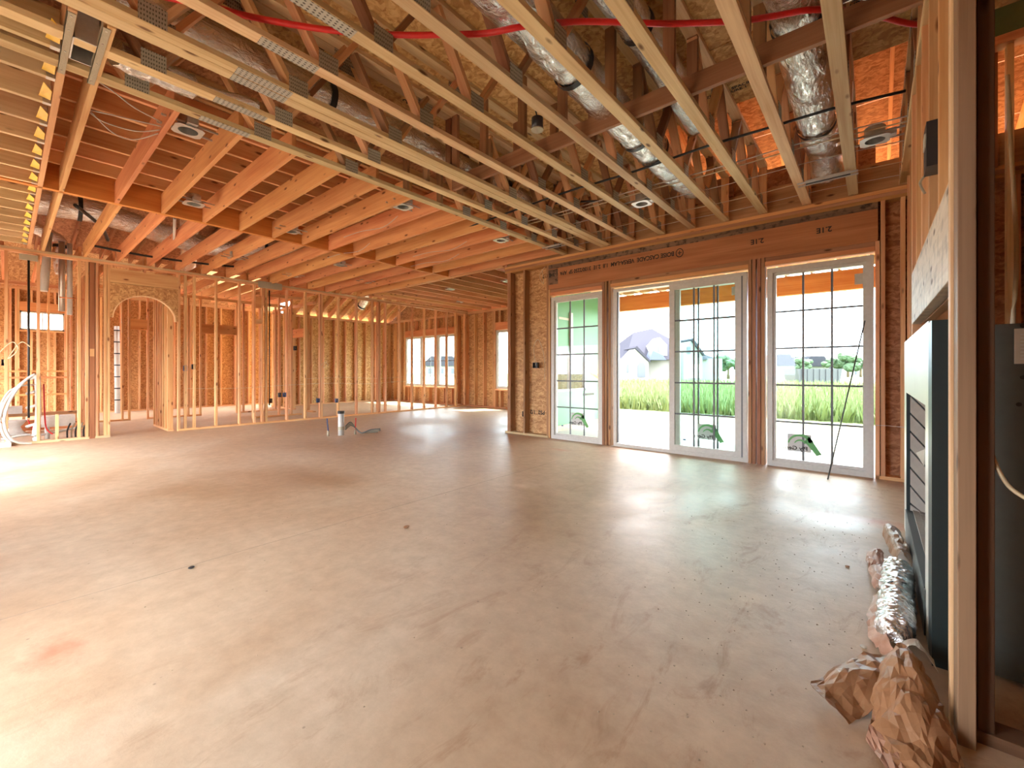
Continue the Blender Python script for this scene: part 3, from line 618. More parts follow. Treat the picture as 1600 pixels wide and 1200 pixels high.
cable('electrical_cable', [(XA - .04, 4.6, .98), (XA - .04, 5.6, 1.0), (XA - .04, 6.6, .96), (XA - .04, 7.4, 1.0)], .005, M['cable'], 'second cream cable above the first in the open stud wall')
cable('electrical_cable', [(XA + .02, 4.95, 1.3), (XA + .05, 5.05, 1.38), (XA + .02, 5.12, 1.3), (XA + .04, 5.0, 1.24), (XA + .03, 5.1, 1.42)], .005, M['cable'], 'coil of cream cable hung on a double stud')
cable('electrical_cable', [(XA + .03, -.1, 1.4), (XA + .03, .06, 1.62), (XA + .06, .12, 1.5), (XA + .03, .02, 1.36), (XA + .03, .15, 1.62), (XA + .05, .25, 1.55)], .008, M['cable'], 'orange-yellow cable coil hanging above the switch box')

# walls deeper in the house
def studwall(name, label, plane, off, a0, a1, sp=.41, top=3.12, sheath=None, dp=.089, skip=(), matn='stud', openings=()):
    o = thing(name, label, 'wall', (off, (a0 + a1) / 2, 0) if plane == 'x' else ((a0 + a1) / 2, off, 0), kind='structure')
    def P(u0, v0, z0, u1, v1, z1, nm, mt, gr):
        if plane == 'x': return box(nm, (off - v1, u0, z0), (off - v0, u1, z1), mt, o, gr)
        return box(nm, (u0, off + v0, z0), (u1, off + v1, z1), mt, o, gr)
    gr = 'y' if plane == 'x' else 'x'
    P(a0, 0, top - .076, a1, dp, top, 'top_plate', M[matn], gr)
    sk = sorted(skip); cur = a0
    for s0, s1 in sk:
        if s0 > cur: P(cur, 0, 0, s0, dp, .038, 'bottom_plate', M[matn], gr)
        cur = max(cur, s1)
        P(s0 - .03, .003, 2.15, s1 + .03, dp - .003, 2.4, 'header', M['fir'], gr)
    if cur < a1: P(cur, 0, 0, a1, dp, .038, 'bottom_plate', M[matn], gr)
    u = a0 + .02
    us = []
    while u < a1: us.append(u); u += sp
    for s0, s1 in sk: us = [q for q in us if not (s0 < q < s1)] + [s0 - .02, s1 + .02]
    for s0, s1, z0, z1 in openings: us = [q for q in us if not (s0 - .03 < q < s1 + .03)] + [s0 - .02, s1 + .02, s0 - .06, s1 + .06]
    for q in us: P(q - .019, 0, .038, q + .019, dp, top - .076, 'stud', M[matn], 'z')
    for s0, s1, z0, z1 in openings:
        P(s0, 0, z1 + .01, s1, dp, z1 + .24, 'header', M['fir'], gr); P(s0, 0, z0 - .05, s1, dp, z0 - .01, 'rough_sill', M[matn], gr)
        q = s0 + .2
        while q < s1: P(q - .019, 0, .038, q + .019, dp, z0 - .05, 'cripple', M[matn], 'z'); P(q - .019, 0, z1 + .24, q + .019, dp, top - .076, 'cripple', M[matn], 'z'); q += .41
    if sheath:
        cur = a0; v0, v1 = dp, dp + .015
        for s0, s1, z0, z1 in sorted(openings):
            P(cur, v0, 0, s0, v1, top, 'sheathing', M[sheath], 'z'); P(s0, v0, 0, s1, v1, z0, 'sheathing', M[sheath], 'z'); P(s0, v0, z1, s1, v1, top, 'sheathing', M[sheath], 'z'); cur = s1
        P(cur, v0, 0, a1, v1, top, 'sheathing', M[sheath], 'z')
    return o
studwall('wall_nook', 'exterior wall with OSB and windows at the end of the nook and bedroom', 'y', 9.9, -14.92, -5.25, sheath='osb', dp=.14, openings=((-13.75, -10.91, .6, 2.44), (-9.05, -8.12, .6, 2.44)))
studwall('wall_bedroom', 'OSB lined exterior wall behind the open stud wall', 'x', -14.75, 5.55, 9.9, sheath='osbp', dp=.14, top=3.06)
studwall('wall_closet', 'short stud partition behind the clustered studs', 'x', -11.6, 3.9, 5.08, sp=.3)
studwall('wall_hall', 'stud partition across the hall behind the arch', 'x', -13.4, .9, 5.4, sp=.42, skip=((1.9, 2.2), (3.3, 4.1)))
studwall('wall_hall_side', 'row of studs running back from the arch', 'y', 2.02, -11.7, -10.42, sp=.2)
studwall('wall_bath', 'stud partition closing the plumbing area', 'y', .98, -13.4, -10.42, sp=.36)
studwall('wall_passage', 'stud partition running back beside the bedroom', 'y', 5.55, -14.8, -12.0, sp=.4, skip=((-13.3, -12.5),))
studwall('wall_far', 'far exterior wall with OSB and a small high window', 'x', -16.4, -2.0, 6.4, sheath='osb', dp=.14, top=3.3, openings=((.22, 1.0, 2.22, 2.68),))
studwall('wall_bath_back', 'stud wall with horizontal blocking behind the bathtub deck', 'x', -14.2, -1.5, .98, sp=.3)
for z, y0, y1 in ((1.0, -.6, .9), (1.14, -.2, .9), (.62, -.6, .9)):
    tag(box('blocking_board', (-14.3, y0, z), (-14.19, y1, z + .04), M['fir'], None, 'y'), 'horizontal blocking board nailed across bathroom studs, %s' % {1.0: 'middle of three', 1.14: 'topmost of three', .62: 'lowest of three'}[z], 'board', 'blocking boards in the bathroom')
kn = thing('knee_wall', 'low framed bathtub deck wall of reddish boards behind the plumbing', 'low wall', (-12.4, 0, 0))
box('cap_board', (-12.5, -.8, .30), (-12.38, .95, .36), M['red'], kn, 'y'); box('side_board', (-12.42, -.8, .02), (-12.38, .95, .22), M['fir'], kn, 'y')
for y in (-.6, -.2, .2, .6): box('stud', (-12.46, y, 0), (-12.42, y + .04, .30), M['stud'], kn)
tag(MB().box((-14.9, 5.60, 3.3), (-10.3, 5.615, 6.4)).build('wall_passage_gable', M['osb']), 'OSB board wall between the bedroom roof and the hall attic', 'wall', kind='structure')
rb = tag(box('trim_1', (-10.3, 9.9, 3.12), (-5.1, 9.94, 3.37), M['fir'], None, 'x'), 'rim board closing the nook joists over the window wall of the nook', 'rim board', kind='structure')
tag(MB().prism([(-15.1, 10.04, 3.0), (-10.0, 10.04, 3.0), (-10.0, 10.04, 5.5), (-15.1, 10.04, 3.14)], (0, .015, 0)).build('wall_gable', M['osb']), 'OSB gable above the bedroom windows', 'wall', kind='structure')
tag(MB().box((-16.57, -2.0, 3.3), (-16.555, 6.4, 6.4)).build('wall_far_gable', M['osb']), 'OSB gable above the far exterior wall', 'wall', kind='structure')
# windows of the nook and bedroom wall
for i in range(3):
    x0 = -13.74 + i * .946
    o, g = glazed('window_%d' % (5 + i), ['bedroom window nearest the OSB side wall', 'middle bedroom window of the row of three', 'bedroom window nearest the nook, last of the row of three'][i], x0, x0 + .936, .605, 2.435, 9.93, 2, 2, .05)
o, g = glazed('window_8', 'single tall window in the nook wall, cut by the OSB corner', -9.04, -8.13, .605, 2.435, 9.93, 2, 2, .05)
wf = thing('window_9', 'small high window in the far wall behind the plumbing', 'window', (-16.45, .6, 2.22), kind='structure')
b = MB(); b.box((-16.55, .22, 2.22), (-16.42, .25, 2.68)); b.box((-16.55, .97, 2.22), (-16.42, 1.0, 2.68)); b.box((-16.55, .22, 2.22), (-16.42, 1.0, 2.25)); b.box((-16.55, .22, 2.65), (-16.42, 1.0, 2.68)); b.box((-16.5, .60, 2.22), (-16.45, .62, 2.68))
b.build('window_frame', M['white'], wf); MB().box((-16.5, .25, 2.25), (-16.496, .97, 2.65)).build('pane', M['glass'], wf)
# bedroom rafters and roof
for i in range(10):
    y = 6.25 + .40 * i
    tag(stick('bedroom_rafter', (-14.9, y, 3.10), (-10.2, y, 5.3), .038, .19, M['stud'], None, (0, 1, 0)), 'sloping bedroom rafter above the OSB wall, %s from the nook window end' % ORD[9 - i], 'rafter', 'sloping rafters over the bedroom')
tag(MB().prism([(-15.1, 6, 3.10), (-10.0, 6, 5.49), (-10.0, 10, 5.49), (-15.1, 10, 3.10)], (0, 0, .015)).build('roof_bedroom', M['osbp']), 'pale roof sheathing above the bedroom rafters', 'roof', kind='structure')

# ================================================================== CEILING FRAMING
TX = [.25, -.17, -.595, -1.04, -1.47, -1.89, -2.30, -2.755, -3.145, -3.238, -3.60, -3.95]
BN = [-.9, -.2, .6, 1.4, 2.2, 3.75, 4.45, 5.15, 5.75]; TH = .60; Y0, Y1 = -1.3, 6.05
def make_truss(X, idx):
    n = len(TX)
    lab = 'pale wooden floor truss, %s counted from the fireplace wall' % ORD[idx]
    o = thing('floor_truss', lab, 'truss', (X, 0, ZC), 'parallel floor trusses over the room')
    r = random.Random(idx); j = r.uniform(-.12, .12)
    w = .089
    stick('bottom_chord', (X, Y0, ZC + .019), (X, Y1, ZC + .019), w, .038, M['pine'], o)
    stick('top_chord', (X, Y0, ZC + TH - .019), (X, Y1, ZC + TH - .019), w, .038, M['pine'], o)
    zb, zt = ZC + .045, ZC + TH - .045
    bn = [y + j for y in BN]
    for i, y in enumerate(bn):
        for sgn in (-1, 1):
            yt = y + sgn * .36
            if yt > Y1 - .05: continue
            stick('web', (X, y + sgn * .03, zb), (X, yt, zt), w - .012, .036, M['strong'] if (i + idx) % 3 == 0 else M['stud'], o)
        for sd in (-1, 1):
            if abs(y - 1.14) < .1: pass
            box('connector_plate', (X + sd * (w / 2) - .0015, y - .065, ZC + .004), (X + sd * (w / 2) + .0015, y + .065, ZC + .115), M['plate'], o)
    for y in (2.86, 3.34): stick('vertical_web', (X, y, zb - .01), (X, y, zt + .01), w - .012, .036, M['strong'], o)
    stick('vertical_web', (X, Y1 - .02, zb - .01), (X, Y1 - .02, zt), w - .004, .036, M['stud'], o)
    for y in [b_ + .39 for b_ in bn if b_ < 5.5]:
        box('connector_plate', (X - (w / 2) - .0015, y - .08, ZC + TH - .12), (X - (w / 2) + .0015, y + .08, ZC + TH - .004), M['plate'], o)
    if idx >= 6 and idx != 8 or idx in (8,):
        box('splice_plate', (X - .040, .96, ZC - .003), (X + .040, 1.30, ZC), M['splice'], o)
    return o
for i, X in enumerate(TX): make_truss(X, i)
# strongbacks tying trusses together
sb = tag(stick('strongback', (-3.55, 3.19, ZC + .11), (.30, 3.19, ZC + .11), .14, .038, M['strong'], None, (0, 0, 1)), 'brown strongback board set on edge across the trusses', 'board')
# subfloor sheets over the trusses = ceiling
ce = thing('ceiling', 'OSB subfloor sheets laid over the floor trusses', 'ceiling', (-2, 2, 3.72), kind='structure')
zs = ZC + TH
yy = -1.3
rows = [(-1.3, -.08), (-.07, 1.15), (1.16, 2.38), (2.39, 3.61), (3.62, 4.5)]
for k, (a, c) in enumerate(rows):
    xs = [.33, -1.0, -3.44, -4.2] if k % 2 else [.33, -2.1, -4.2]
    for x1_, x0_ in zip(xs, xs[1:]): box('subfloor_sheet', (x0_ + .004, a, zs), (x1_ - .004, c, zs + .018), M['osbp'], ce, 'x')
box('subfloor_sheet', (-4.2, 4.51, zs), (-2.0, 6.2, zs + .018), M['osbp'], ce, 'x')
box('subfloor_sheet', (.34, -1.3, zs), (1.88, 4.5, zs + .018), M['osbp'], ce, 'x')  # hidden sheet added over the chase to stop sun leaking onto the floor
def stamp(s, x, y, size, rot=0):
    mw = Matrix.Translation((x, y, zs - .002)) @ Matrix.Rotation(rot, 4, 'Z') @ R3((1, 0, 0), (0, -1, 0), (0, 0, -1))
    text('stamped_lettering', s, size, M['ink'], mw, ce)
stamp('1-45-', .03, 3.95, .13); stamp('SIZED FOR SPACING\nEXPOSURE 1', -.14, 3.78, .05); stamp('23/32\nPS 2', -3.3, 2.5, .09, .2); stamp('T&G\nSTRENGTH', -3.2, 1.55, .10)
stamp('SIZED FOR SPACING\nEXPOSURE 1', -1.0, 4.25, .05)
# lit upper roof seen through the opening in the subfloor
ur = thing('roof_upper', 'sunlit orange rafters and roof boards above the gap in the subfloor', 'roof', (-1, 6, 4.6), kind='structure')
for i in range(14):
    x = 1.4 - .41 * i
    stick('rafter', (x, 4.2, 5.9), (x, 10.4, 3.3), .038, .14, M['stud'], ur)
for i in range(8):
    y0_, z0_ = 4.2 + i * .775, 5.98 - i * .325
    if i >= 6: continue
    MB().prism([(-4.6, y0_, z0_), (1.8, y0_, z0_), (1.8, y0_ + .765, z0_ - .32), (-4.6, y0_ + .765, z0_ - .32)], (0, 0, .015)).build('roof_sheathing', M['osbr'], ur)

# -------------------------------------------------- joists over the kitchen
beam = tag(stick('ceiling_beam', (-6.76, -1.3, ZC + .14), (-6.76, 6.0, ZC + .14), .28, .07, M['lvlo'], None, (0, 0, 1)), 'long orange laminated beam that the kitchen joists butt into', 'beam', kind='structure')
b2 = tag(stick('ceiling_beam', (-10.3, 6.04, ZC + .13), (-5.3, 6.04, ZC + .13), .26, .07, M['fir'], None, (0, 0, 1)), 'flush beam dividing the kitchen ceiling from the nook ceiling', 'beam', kind='structure')
YJ = [.83 + .425 * i for i in range(13)]
JD = .235
for i, y in enumerate(YJ):
    tag(stick('ceiling_joist', (-3.995, y, ZC + JD / 2), (-6.72, y, ZC + JD / 2), JD, .038, M['fir'], None, (0, 0, 1)), 'orange ceiling joist between truss and beam, %s counted from the doubled header' % ORD[i], 'joist', 'joists between girder truss and beam')
    tag(stick('ceiling_joist', (-6.80, y + .04, ZC + JD / 2), (-10.38, y + .04, ZC + JD / 2), JD, .038, M['fir'], None, (0, 0, 1)), 'orange ceiling joist between beam and stud wall, %s counted from the doubled header' % ORD[i], 'joist', 'joists between beam and stud wall')
for k, y in enumerate((.232, .388)):
    tag(stick('header_joist', (-3.30, y, ZC + JD / 2), (-10.38, y, ZC + JD / 2), JD, .038, M['stud'], None, (0, 0, 1)), ('header joist carrying the yellow-tagged joists', 'header joist of the pair, on the glass door side')[k], 'joist', 'pair of header joists')
for i in range(16):
    x = -3.775 - .412 * (i)
    if abs(x + 6.76) < .1: continue
    j = tag(stick('short_joist', (x, -1.3, ZC + JD / 2), (x, .21, ZC + JD / 2), .038, JD, M['pine']), 'short joist running into the doubled header, %s counted from the metal duct boot' % ORD[i], 'joist', 'joists hung on the header pair')
    h = thing('joist_hanger', 'joist hanger with yellow tag, %s counted from the metal duct boot' % ORD[i], 'joist hanger', (x, .19, ZC), 'tagged joist hangers')
    MB().box((x - .021, .17, ZC - .0015), (x + .021, .212, ZC)).box((x - .021, .17, ZC), (x - .0195, .212, ZC + .13)).box((x + .0195, .17, ZC), (x + .021, .212, ZC + .13)).build('saddle', M['galv'], h)
    MB().prism([(x + .03, .15, ZC + .03), (x + .05, .207, ZC + .01), (x + .20, .207, ZC + .01), (x + .24, .165, ZC + .04)], (.001, .001, .002)).build('yellow_tag', M['yellow'], h)
# deck joists and boards above the kitchen
for i in range(7):
    x = -4.15 - .405 * i
    tag(stick('deck_joist', (x, -1.3, 3.45), (x, 6.0, 3.45), .038, .185, M['stud']), 'upper joist crossing above the kitchen joists, %s counted from the girder truss' % ORD[i], 'joist', 'upper joists above the kitchen')
tag(MB().box((-6.9, -1.3, 3.545), (-3.99, 6.05, 3.56)).build('ceiling_deck', M['osbr']), 'board deck above the kitchen joists', 'ceiling', kind='structure')
# nook ceiling
for i in range(12):
    x = -5.55 - .41 * i
    tag(stick('nook_joist', (x, 6.08, ZC + JD / 2), (x, 9.9, ZC + JD / 2), .038, JD, M['stud']), 'orange nook ceiling joist, %s counted from the OSB corner' % ORD[i], 'joist', 'joists over the nook')
tag(MB().box((-10.3, 6.0, 3.36), (-5.1, 10.05, 3.375)).build('ceiling_nook', M['osbp']), 'board deck above the nook joists', 'ceiling', kind='structure')
# attic beyond the beam
tag(MB().prism([(-6.85, -1.3, 4.7), (-13.6, -1.3, 3.85), (-13.6, 6.0, 3.85), (-6.85, 6.0, 4.7)], (0, 0, .015)).build('roof_attic', M['osbr']), 'sloping reddish roof sheathing over the attic ducts', 'roof', kind='structure')
for i in range(14):
    y = -.6 + .5 * i
    tag(stick('attic_rafter', (-6.9, y, 4.62), (-13.6, y, 3.77), .038, .14, M['red'], None, (0, 1, 0)), 'reddish attic rafter above the ducts, %s counted from the doubled header' % ORD[i], 'rafter', 'rafters over the attic ducts')
tag(MB().box((-6.86, -1.3, 3.57), (-6.84, 6.05, 4.7)).build('wall_attic', M['osbr']), 'board wall standing over the orange beam', 'wall', kind='structure')
for i in range(15):
    y = -.9 + .43 * i
    tag(stick('hall_joist', (-10.42, y, ZC + .09), (-14.6, y, ZC + .09), .185, .038, M['fir'], None, (0, 0, 1)), 'ceiling joist over the hall rooms, %s counted from the plumbing end' % ORD[i], 'joist', 'joists over the hall')

# ================================================================== DUCTS
def duct(label, pts, r, name='flexible_duct', straps=(), mat='foil', group='foil ducts in the ceiling', rn=.10, seg=20):
    P = smooth(pts, 10); o = thing(name, label, 'duct', P[0], group)
    MB().tube(P, r, seg, True, rn, len(label)).build('foil_jacket', M[mat], o)
    for t in straps:
        i = int(t * (len(P) - 2)); a, c = P[i], P[i + 1]; d = (c - a).normalized()
        MB().tube([a - d * .025, a + d * .025], r * 1.07, seg, False).build('strap', M['black'], o)
    return o
duct('large bright foil duct between the trusses in mid ceiling', [(-1.70, -1.0, 3.42), (-1.68, 1, 3.42), (-1.68, 2.2, 3.42), (-1.68, 3.4, 3.38), (-1.68, 4.6, 3.38), (-1.66, 5.4, 3.42)], .15, straps=(.50, .68, .74))
duct('foil duct between the trusses beside the fireplace wall', [(-.38, .5, 3.5), (-.38, 2.6, 3.48), (-.38, 3.3, 3.46), (-.385, 4.6, 3.36), (-.38, 5.3, 3.42), (-.38, 5.7, 3.30)], .14, straps=(.42, .62))
duct('foil duct between the trusses nearest the kitchen', [(-3.42, -1.0, 3.40), (-3.42, 1.5, 3.40), (-3.42, 3.2, 3.38), (-3.42, 4.3, 3.36), (-3.40, 5.4, 3.32)], .12, straps=(.3, .68))
duct('short foil branch duct above the mid trusses', [(-1.25, 2.0, 3.55), (-1.25, 3.2, 3.56), (-1.26, 4.2, 3.5)], .11, straps=(.4,))
duct('attic foil duct running behind the kitchen beam', [(-7.5, -.8, 3.62), (-7.6, .8, 3.60), (-7.9, 2.6, 3.62), (-7.6, 4.4, 3.60), (-7.4, 5.7, 3.65)], .17, straps=(.3, .6))
duct('attic foil duct above the arch in the stud wall', [(-9.6, -.8, 3.6), (-9.3, .9, 3.65), (-9.7, 2.4, 3.55), (-9.0, 3.8, 3.6), (-9.3, 5.6, 3.65)], .17, straps=(.25, .45, .7))
duct('foil duct crossing the attic toward the hall', [(-7.3, 1.2, 4.1), (-8.6, 1.9, 4.05), (-10.6, 2.4, 3.85), (-12.5, 2.8, 3.62)], .15, straps=(.4,))
duct('foil duct hanging above the plumbing area', [(-11.1, .2, 3.7), (-11.1, .6, 3.5), (-11.1, .62, 3.2), (-11.1, .66, 2.9)], .10, straps=(.5,))
duct('foil duct dropping from the bedroom rafters', [(-12.6, 7.35, 4.2), (-12.7, 7.55, 3.9), (-12.9, 7.7, 3.55), (-13.2, 7.7, 3.3)], .13, straps=(.5, .95))
# sheet-metal register boot with duct tail between the header joists and two trusses
bt = thing('register_boot', 'galvanized register boot with black opening, framed by the header joists', 'register boot', (-3.68, .31, ZC))
b = MB(); xa, xb, ya, yb = -3.82, -3.55, .25, .37
b.box((xa, ya, ZC - .004), (xb, ya + .008, ZC + .16)); b.box((xa, yb - .008, ZC - .004), (xb, yb, ZC + .16)); b.box((xa, ya, ZC - .004), (xa + .008, yb, ZC + .16)); b.box((xb - .008, ya, ZC - .004), (xb, yb, ZC + .16))
b.build('collar', M['galv'], bt); MB().box((xa + .008, ya + .008, ZC + .13), (xb - .008, yb - .008, ZC + .14)).build('dark_interior', M['black'], bt)
for k, y in enumerate((.213, .352)):
    br = thing('metal_bracket', ('galvanized bracket on the header joist, yellow-tag side', 'galvanized bracket on the header joist, duct side')[k], 'bracket', (-3.68, y, ZC), 'brackets around the register boot')
    MB().box((-4.05, y, ZC - .006), (-3.32, y + .035, ZC - .0035)).box((-4.05, y + .0, ZC - .006), (-3.32, y + .003, ZC + .04)).build('strap_plate', M['galvd'], br)
    for x in (-4.0, -3.75, -3.5, -3.35): MB().tube([(x, y + .018, ZC - .009), (x, y + .018, ZC - .006)], .005, 6).build('screw', M['galv'], br)
duct('flattened foil duct tail leaving the register boot', [(-3.70, .445, ZC + .09), (-3.74, .55, ZC + .10), (-3.77, .80, ZC + .11), (-3.775, 1.05, ZC + .13), (-3.78, 1.3, ZC + .18)], [.085] * 12 + [.08] * 12 + [.05] * 17, rn=.2)
# round boots / downlight cans
def can(x, y, label, z=ZC + .03, square=True, span=.19):
    o = thing('light_housing', label, 'light housing', (x, y, z), 'round light housings in the ceiling')
    if square:
        b = MB(); n = 20; ro, ri = .085, .068
        hw = .10
        for k in range(n):   # square plate with a round hole
            a0, a1 = 2 * math.pi * k / n, 2 * math.pi * (k + 1) / n
            def sq(a): m = max(abs(math.cos(a)), abs(math.sin(a))); return (x + hw * math.cos(a) / m, y + hw * math.sin(a) / m, z)
            b.prism([(x + ri * math.cos(a0), y + ri * math.sin(a0), z), (x + ri * math.cos(a1), y + ri * math.sin(a1), z), sq(a1), sq(a0)], (0, 0, .003))
        b.build('mounting_plate', M['galv'], o)
    MB().tube([(x, y, z + .004), (x, y, z + .11)], .072, 18, False).build('can', M['galv'], o)
    MB().tube([(x, y, z + .105), (x, y, z + .112)], .070, 18).build('can_top', M['fpgrey'], o)
    MB().box((x + .075, y - .035, z + .01), (x + .14, y + .035, z + .06)).build('junction_box', M['galv'], o)
    al = 'x' if x > -3.9 or y > 6.05 else 'y'
    for sg in (-.078, .078):
        lo, hi = ((x - span, y + sg - .004, z + .02), (x + span, y + sg + .004, z + .035)) if al == 'x' else ((x + sg - .004, y - span, z + .02), (x + sg + .004, y + span, z + .035))
        MB().box(lo, hi).build('hanger_bar', M['galv'], o)
    return o
for i, (x, y) in enumerate(((-4.319, .97), (-6.168, 1.44), (-6.324, 2.62), (-4.343, 3.10), (-8.679, 5.20), (-7.65, 4.05), (-4.326, 4.86), (-2.10, 4.87), (-.06 + .07, 4.82), (.04, 2.86), (-8.6, 2.6), (-9.3, 3.9))):
    can(x, y, ['round housing between joists beside the girder truss, by the looped cables', 'housing in the joist bay at the orange beam near the cables', 'housing at the orange beam, under the middle of the kitchen ceiling', 'housing beside the girder truss over the kitchen middle', 'housing in the last joist bays above the clustered studs', 'housing just past the orange beam on the stud wall side',
               'housing beside the girder truss close to the OSB corner', 'housing between trusses above the sliding door', 'white-plated housing at the truss end above the wide glass panel', 'white-plated housing at the fireplace wall above the strongback', 'housing past the orange beam above the arch', 'housing above the stud wall beyond the arch'][i])
for i, (x, y) in enumerate(((-6.2, 7.2), (-7.9, 7.0), (-7.0, 8.6), (-9.2, 8.5))):
    can(x, y, ['nook housing close to the OSB corner', 'nook housing near the flush beam', 'nook housing in the middle joist bays', 'nook housing near the stud wall'][i])
# hanging black pendant box
pn = thing('ceiling_box', 'black cylindrical ceiling box hanging on its wire beside the strongback', 'ceiling box', (-2.08, 2.78, 3.2))
MB().tube([(-2.08, 2.78, 3.13), (-2.08, 2.78, 3.22)], .047, 16).build('housing', M['blackm'], pn)
MB().tube([(-2.08, 2.78, 3.122), (-2.08, 2.78, 3.13)], .051, 16).build('rim', M['galvd'], pn)
MB().tube(smooth([(-2.08, 2.78, 3.22), (-2.09, 2.72, 3.36), (-2.12, 2.6, 3.44), (-2.16, 2.42, 3.48)]), .006, 6).build('wire', M['black'], pn)
# slot diffuser frames on the truss undersides
def slot(x0, x1, y, label):
    o = thing('slot_diffuser', label, 'linear vent', ((x0 + x1) / 2, y, ZC - .02), 'slot vents near the window wall')
    MB().box((x0, y, ZC - .03), (x1, y + .05, ZC - .001)).build('dark_slot', M['black'], o)
    for yy in (y - .03, y - .008, y + .055, y + .075): MB().box((x0 - .07, yy, ZC - .03), (x1 + .06, yy + .008, ZC - .022)).build('rail', M['galv'], o)
    MB().box((x0, y - .01, ZC - .033), (x1, y + .0, ZC - .005)).build('edge_strip', M['galv'], o)
slot(-.53, -.17, 5.28, 'slot vent spanning two trusses above the wide glass panel')
slot(-3.90, -3.66, 5.45, 'slot vent between the last trusses beside the girder truss')
# ================================================================== PIPES AND CABLES OVERHEAD
rp = [(-3.1, .45, 3.26), (-2.899, 0.728, 3.25), (-2.774, 0.949, 3.25), (-2.566, 1.23, 3.25), (-2.389, 1.424, 3.25), (-2.191, 1.611, 3.25), (-2.006, 1.761, 3.25), (-1.805, 1.893, 3.235), (-1.596, 2.008, 3.24), (-1.383, 2.241, 3.3), (-1.147, 2.447, 3.3), (-0.942, 2.633, 3.3), (-0.635, 2.851, 3.29), (-0.446, 2.93, 3.27), (-0.269, 3.037, 3.28), (-0.105, 3.38, 3.4), (0.05, 3.726, 3.5), (0.215, 3.94, 3.5), (.5, 4.2, 3.5)]
tag(MB().tube(smooth(rp, 5), .018, 10).build('red_pipe', M['redp']), 'bright red flexible pipe weaving across the trusses', 'pipe')
cable('black_hose', [(-4.837, 4.247, 3.205), (-4.266, 4.216, 3.205), (-2.798, 4.115, 3.205), (-2.265, 4.125, 3.205), (-1.8, 4.133, 3.205), (-1.175, 4.094, 3.205), (-0.673, 4.116, 3.205), (-0.245, 4.134, 3.205), (0.179, 4.214, 3.205)], .011, M['black'], 'black hose crossing the trusses near the window wall', 'hose')
cable('black_hose', [(-3.8, 4.6, 3.3), (-3.2, 4.55, 3.33), (-2.6, 4.75, 3.28)], .012, M['black'], 'short black hose between the trusses near the girder truss', 'hose')
for k, (y, z, r) in enumerate(((4.55, 3.20, .006), (4.66, 3.205, .006), (5.0, 3.19, .004), (5.45, 3.17, .004), (5.75, 3.15, .003))):
    cable('electrical_cable', [(.4, y + .1, z), (-.4, y + .04, z + .01), (-1.2, y, z - .015), (-2.0, y + .03, z + .01), (-2.8, y, z - .01), (-3.7, y + .02, z)], r, M['cable'] if k % 2 else M['wcable'], 'thin cable crossing the trusses, %s counted from the black hose' % ORD[k], group='cables parallel to the window wall')
wl = [[(-4.02, .40, 3.14), (-4.10, .50, 3.14), (-4.2, .62, 3.13), (-4.32, .80, 3.15)], [(-4.62, .41, 3.17), (-4.6, .5, 3.12), (-4.55, .68, 3.11), (-4.45, .81, 3.14)], [(-4.60, .42, 3.17), (-4.65, .55, 3.08), (-4.66, .68, 3.08), (-4.5, .81, 3.13)], [(-4.61, .41, 3.18), (-4.52, .52, 3.16), (-4.45, .66, 3.15), (-4.40, .81, 3.15)]]
for k, p in enumerate(wl): cable('white_cable', p, .0045, M['wcable'], ['white cable slung from the metal bracket to the first kitchen joist', 'white cable loop of the bundle beyond the header pair, upper one', 'lowest sagging white cable of the bundle beyond the header pair', 'short white cable of the bundle, closest to the truss'][k], group='white cables by the header pair')
for k, (x0_, y0_) in enumerate(((-4.6, 3.2), (-4.7, 4.5), (-5.3, 4.9), (-5.9, 3.6))):
    cable('white_cable', [(x0_, y0_, 3.13), (x0_ - .4, y0_ + .05, 3.09), (x0_ - .9, y0_ + .02, 3.13), (x0_ - 1.3, y0_ - .02, 3.12)], .004, M['wcable'], 'white cable stapled under the kitchen joists, %s counted from the girder truss' % ['first', 'second', 'third', 'fourth'][k], group='cables under the kitchen joists')
cable('black_hose', [(-9.9, .95, 3.25), (-9.9, 1.6, 3.22), (-9.9, 2.4, 3.24), (-9.9, 3.2, 3.3)], .02, M['black'], 'black hose over the arch between the joists', 'hose')
cable('black_hose', [(-8.2, .6, 3.40), (-9.0, .93, 3.38), (-9.8, 1.1, 3.36)], .025, M['black'], 'black pipe slanting down through the attic by the plumbing end', 'hose')
tag(MB().tube([(-7.6, 1.55, 3.35), (-8.6, 1.75, 3.22)], .02, 8).build('white_pipe', M['whitem']), 'short white pipe in the joists past the orange beam', 'pipe')
# ================================================================== PLUMBING ON THE LEFT
def pipe(name, pts, r, mat, label, group=None, n=6, cat='pipe'):
    return tag(MB().tube(smooth(pts, n) if n > 1 else pts, r, 12).build(name, M[mat], None), label, cat, group)
pipe('vent_pipe', [(-10.55, .40, 2.50), (-10.6, .43, 2.9), (-10.6, .46, 3.5)], .055, 'whitem', 'thick white vent pipe hanging above the plumbing, cut open at the bottom', n=1)
pipe('vent_pipe', [(-10.7, .62, 2.2), (-10.7, .62, 3.4)], .04, 'galv', 'grey metal vent pipe beside the thick white one', n=1)
pipe('vent_pipe', [(-10.75, .72, 2.15), (-10.75, .72, 3.4)], .035, 'whitem', 'slim white vent pipe beside the grey metal one', n=1)
pipe('copper_pipe', [(-10.55, .58, 2.42), (-10.55, .90, 2.42)], .009, 'copper', 'short copper pipe crossing the studs by the brown post', n=1)
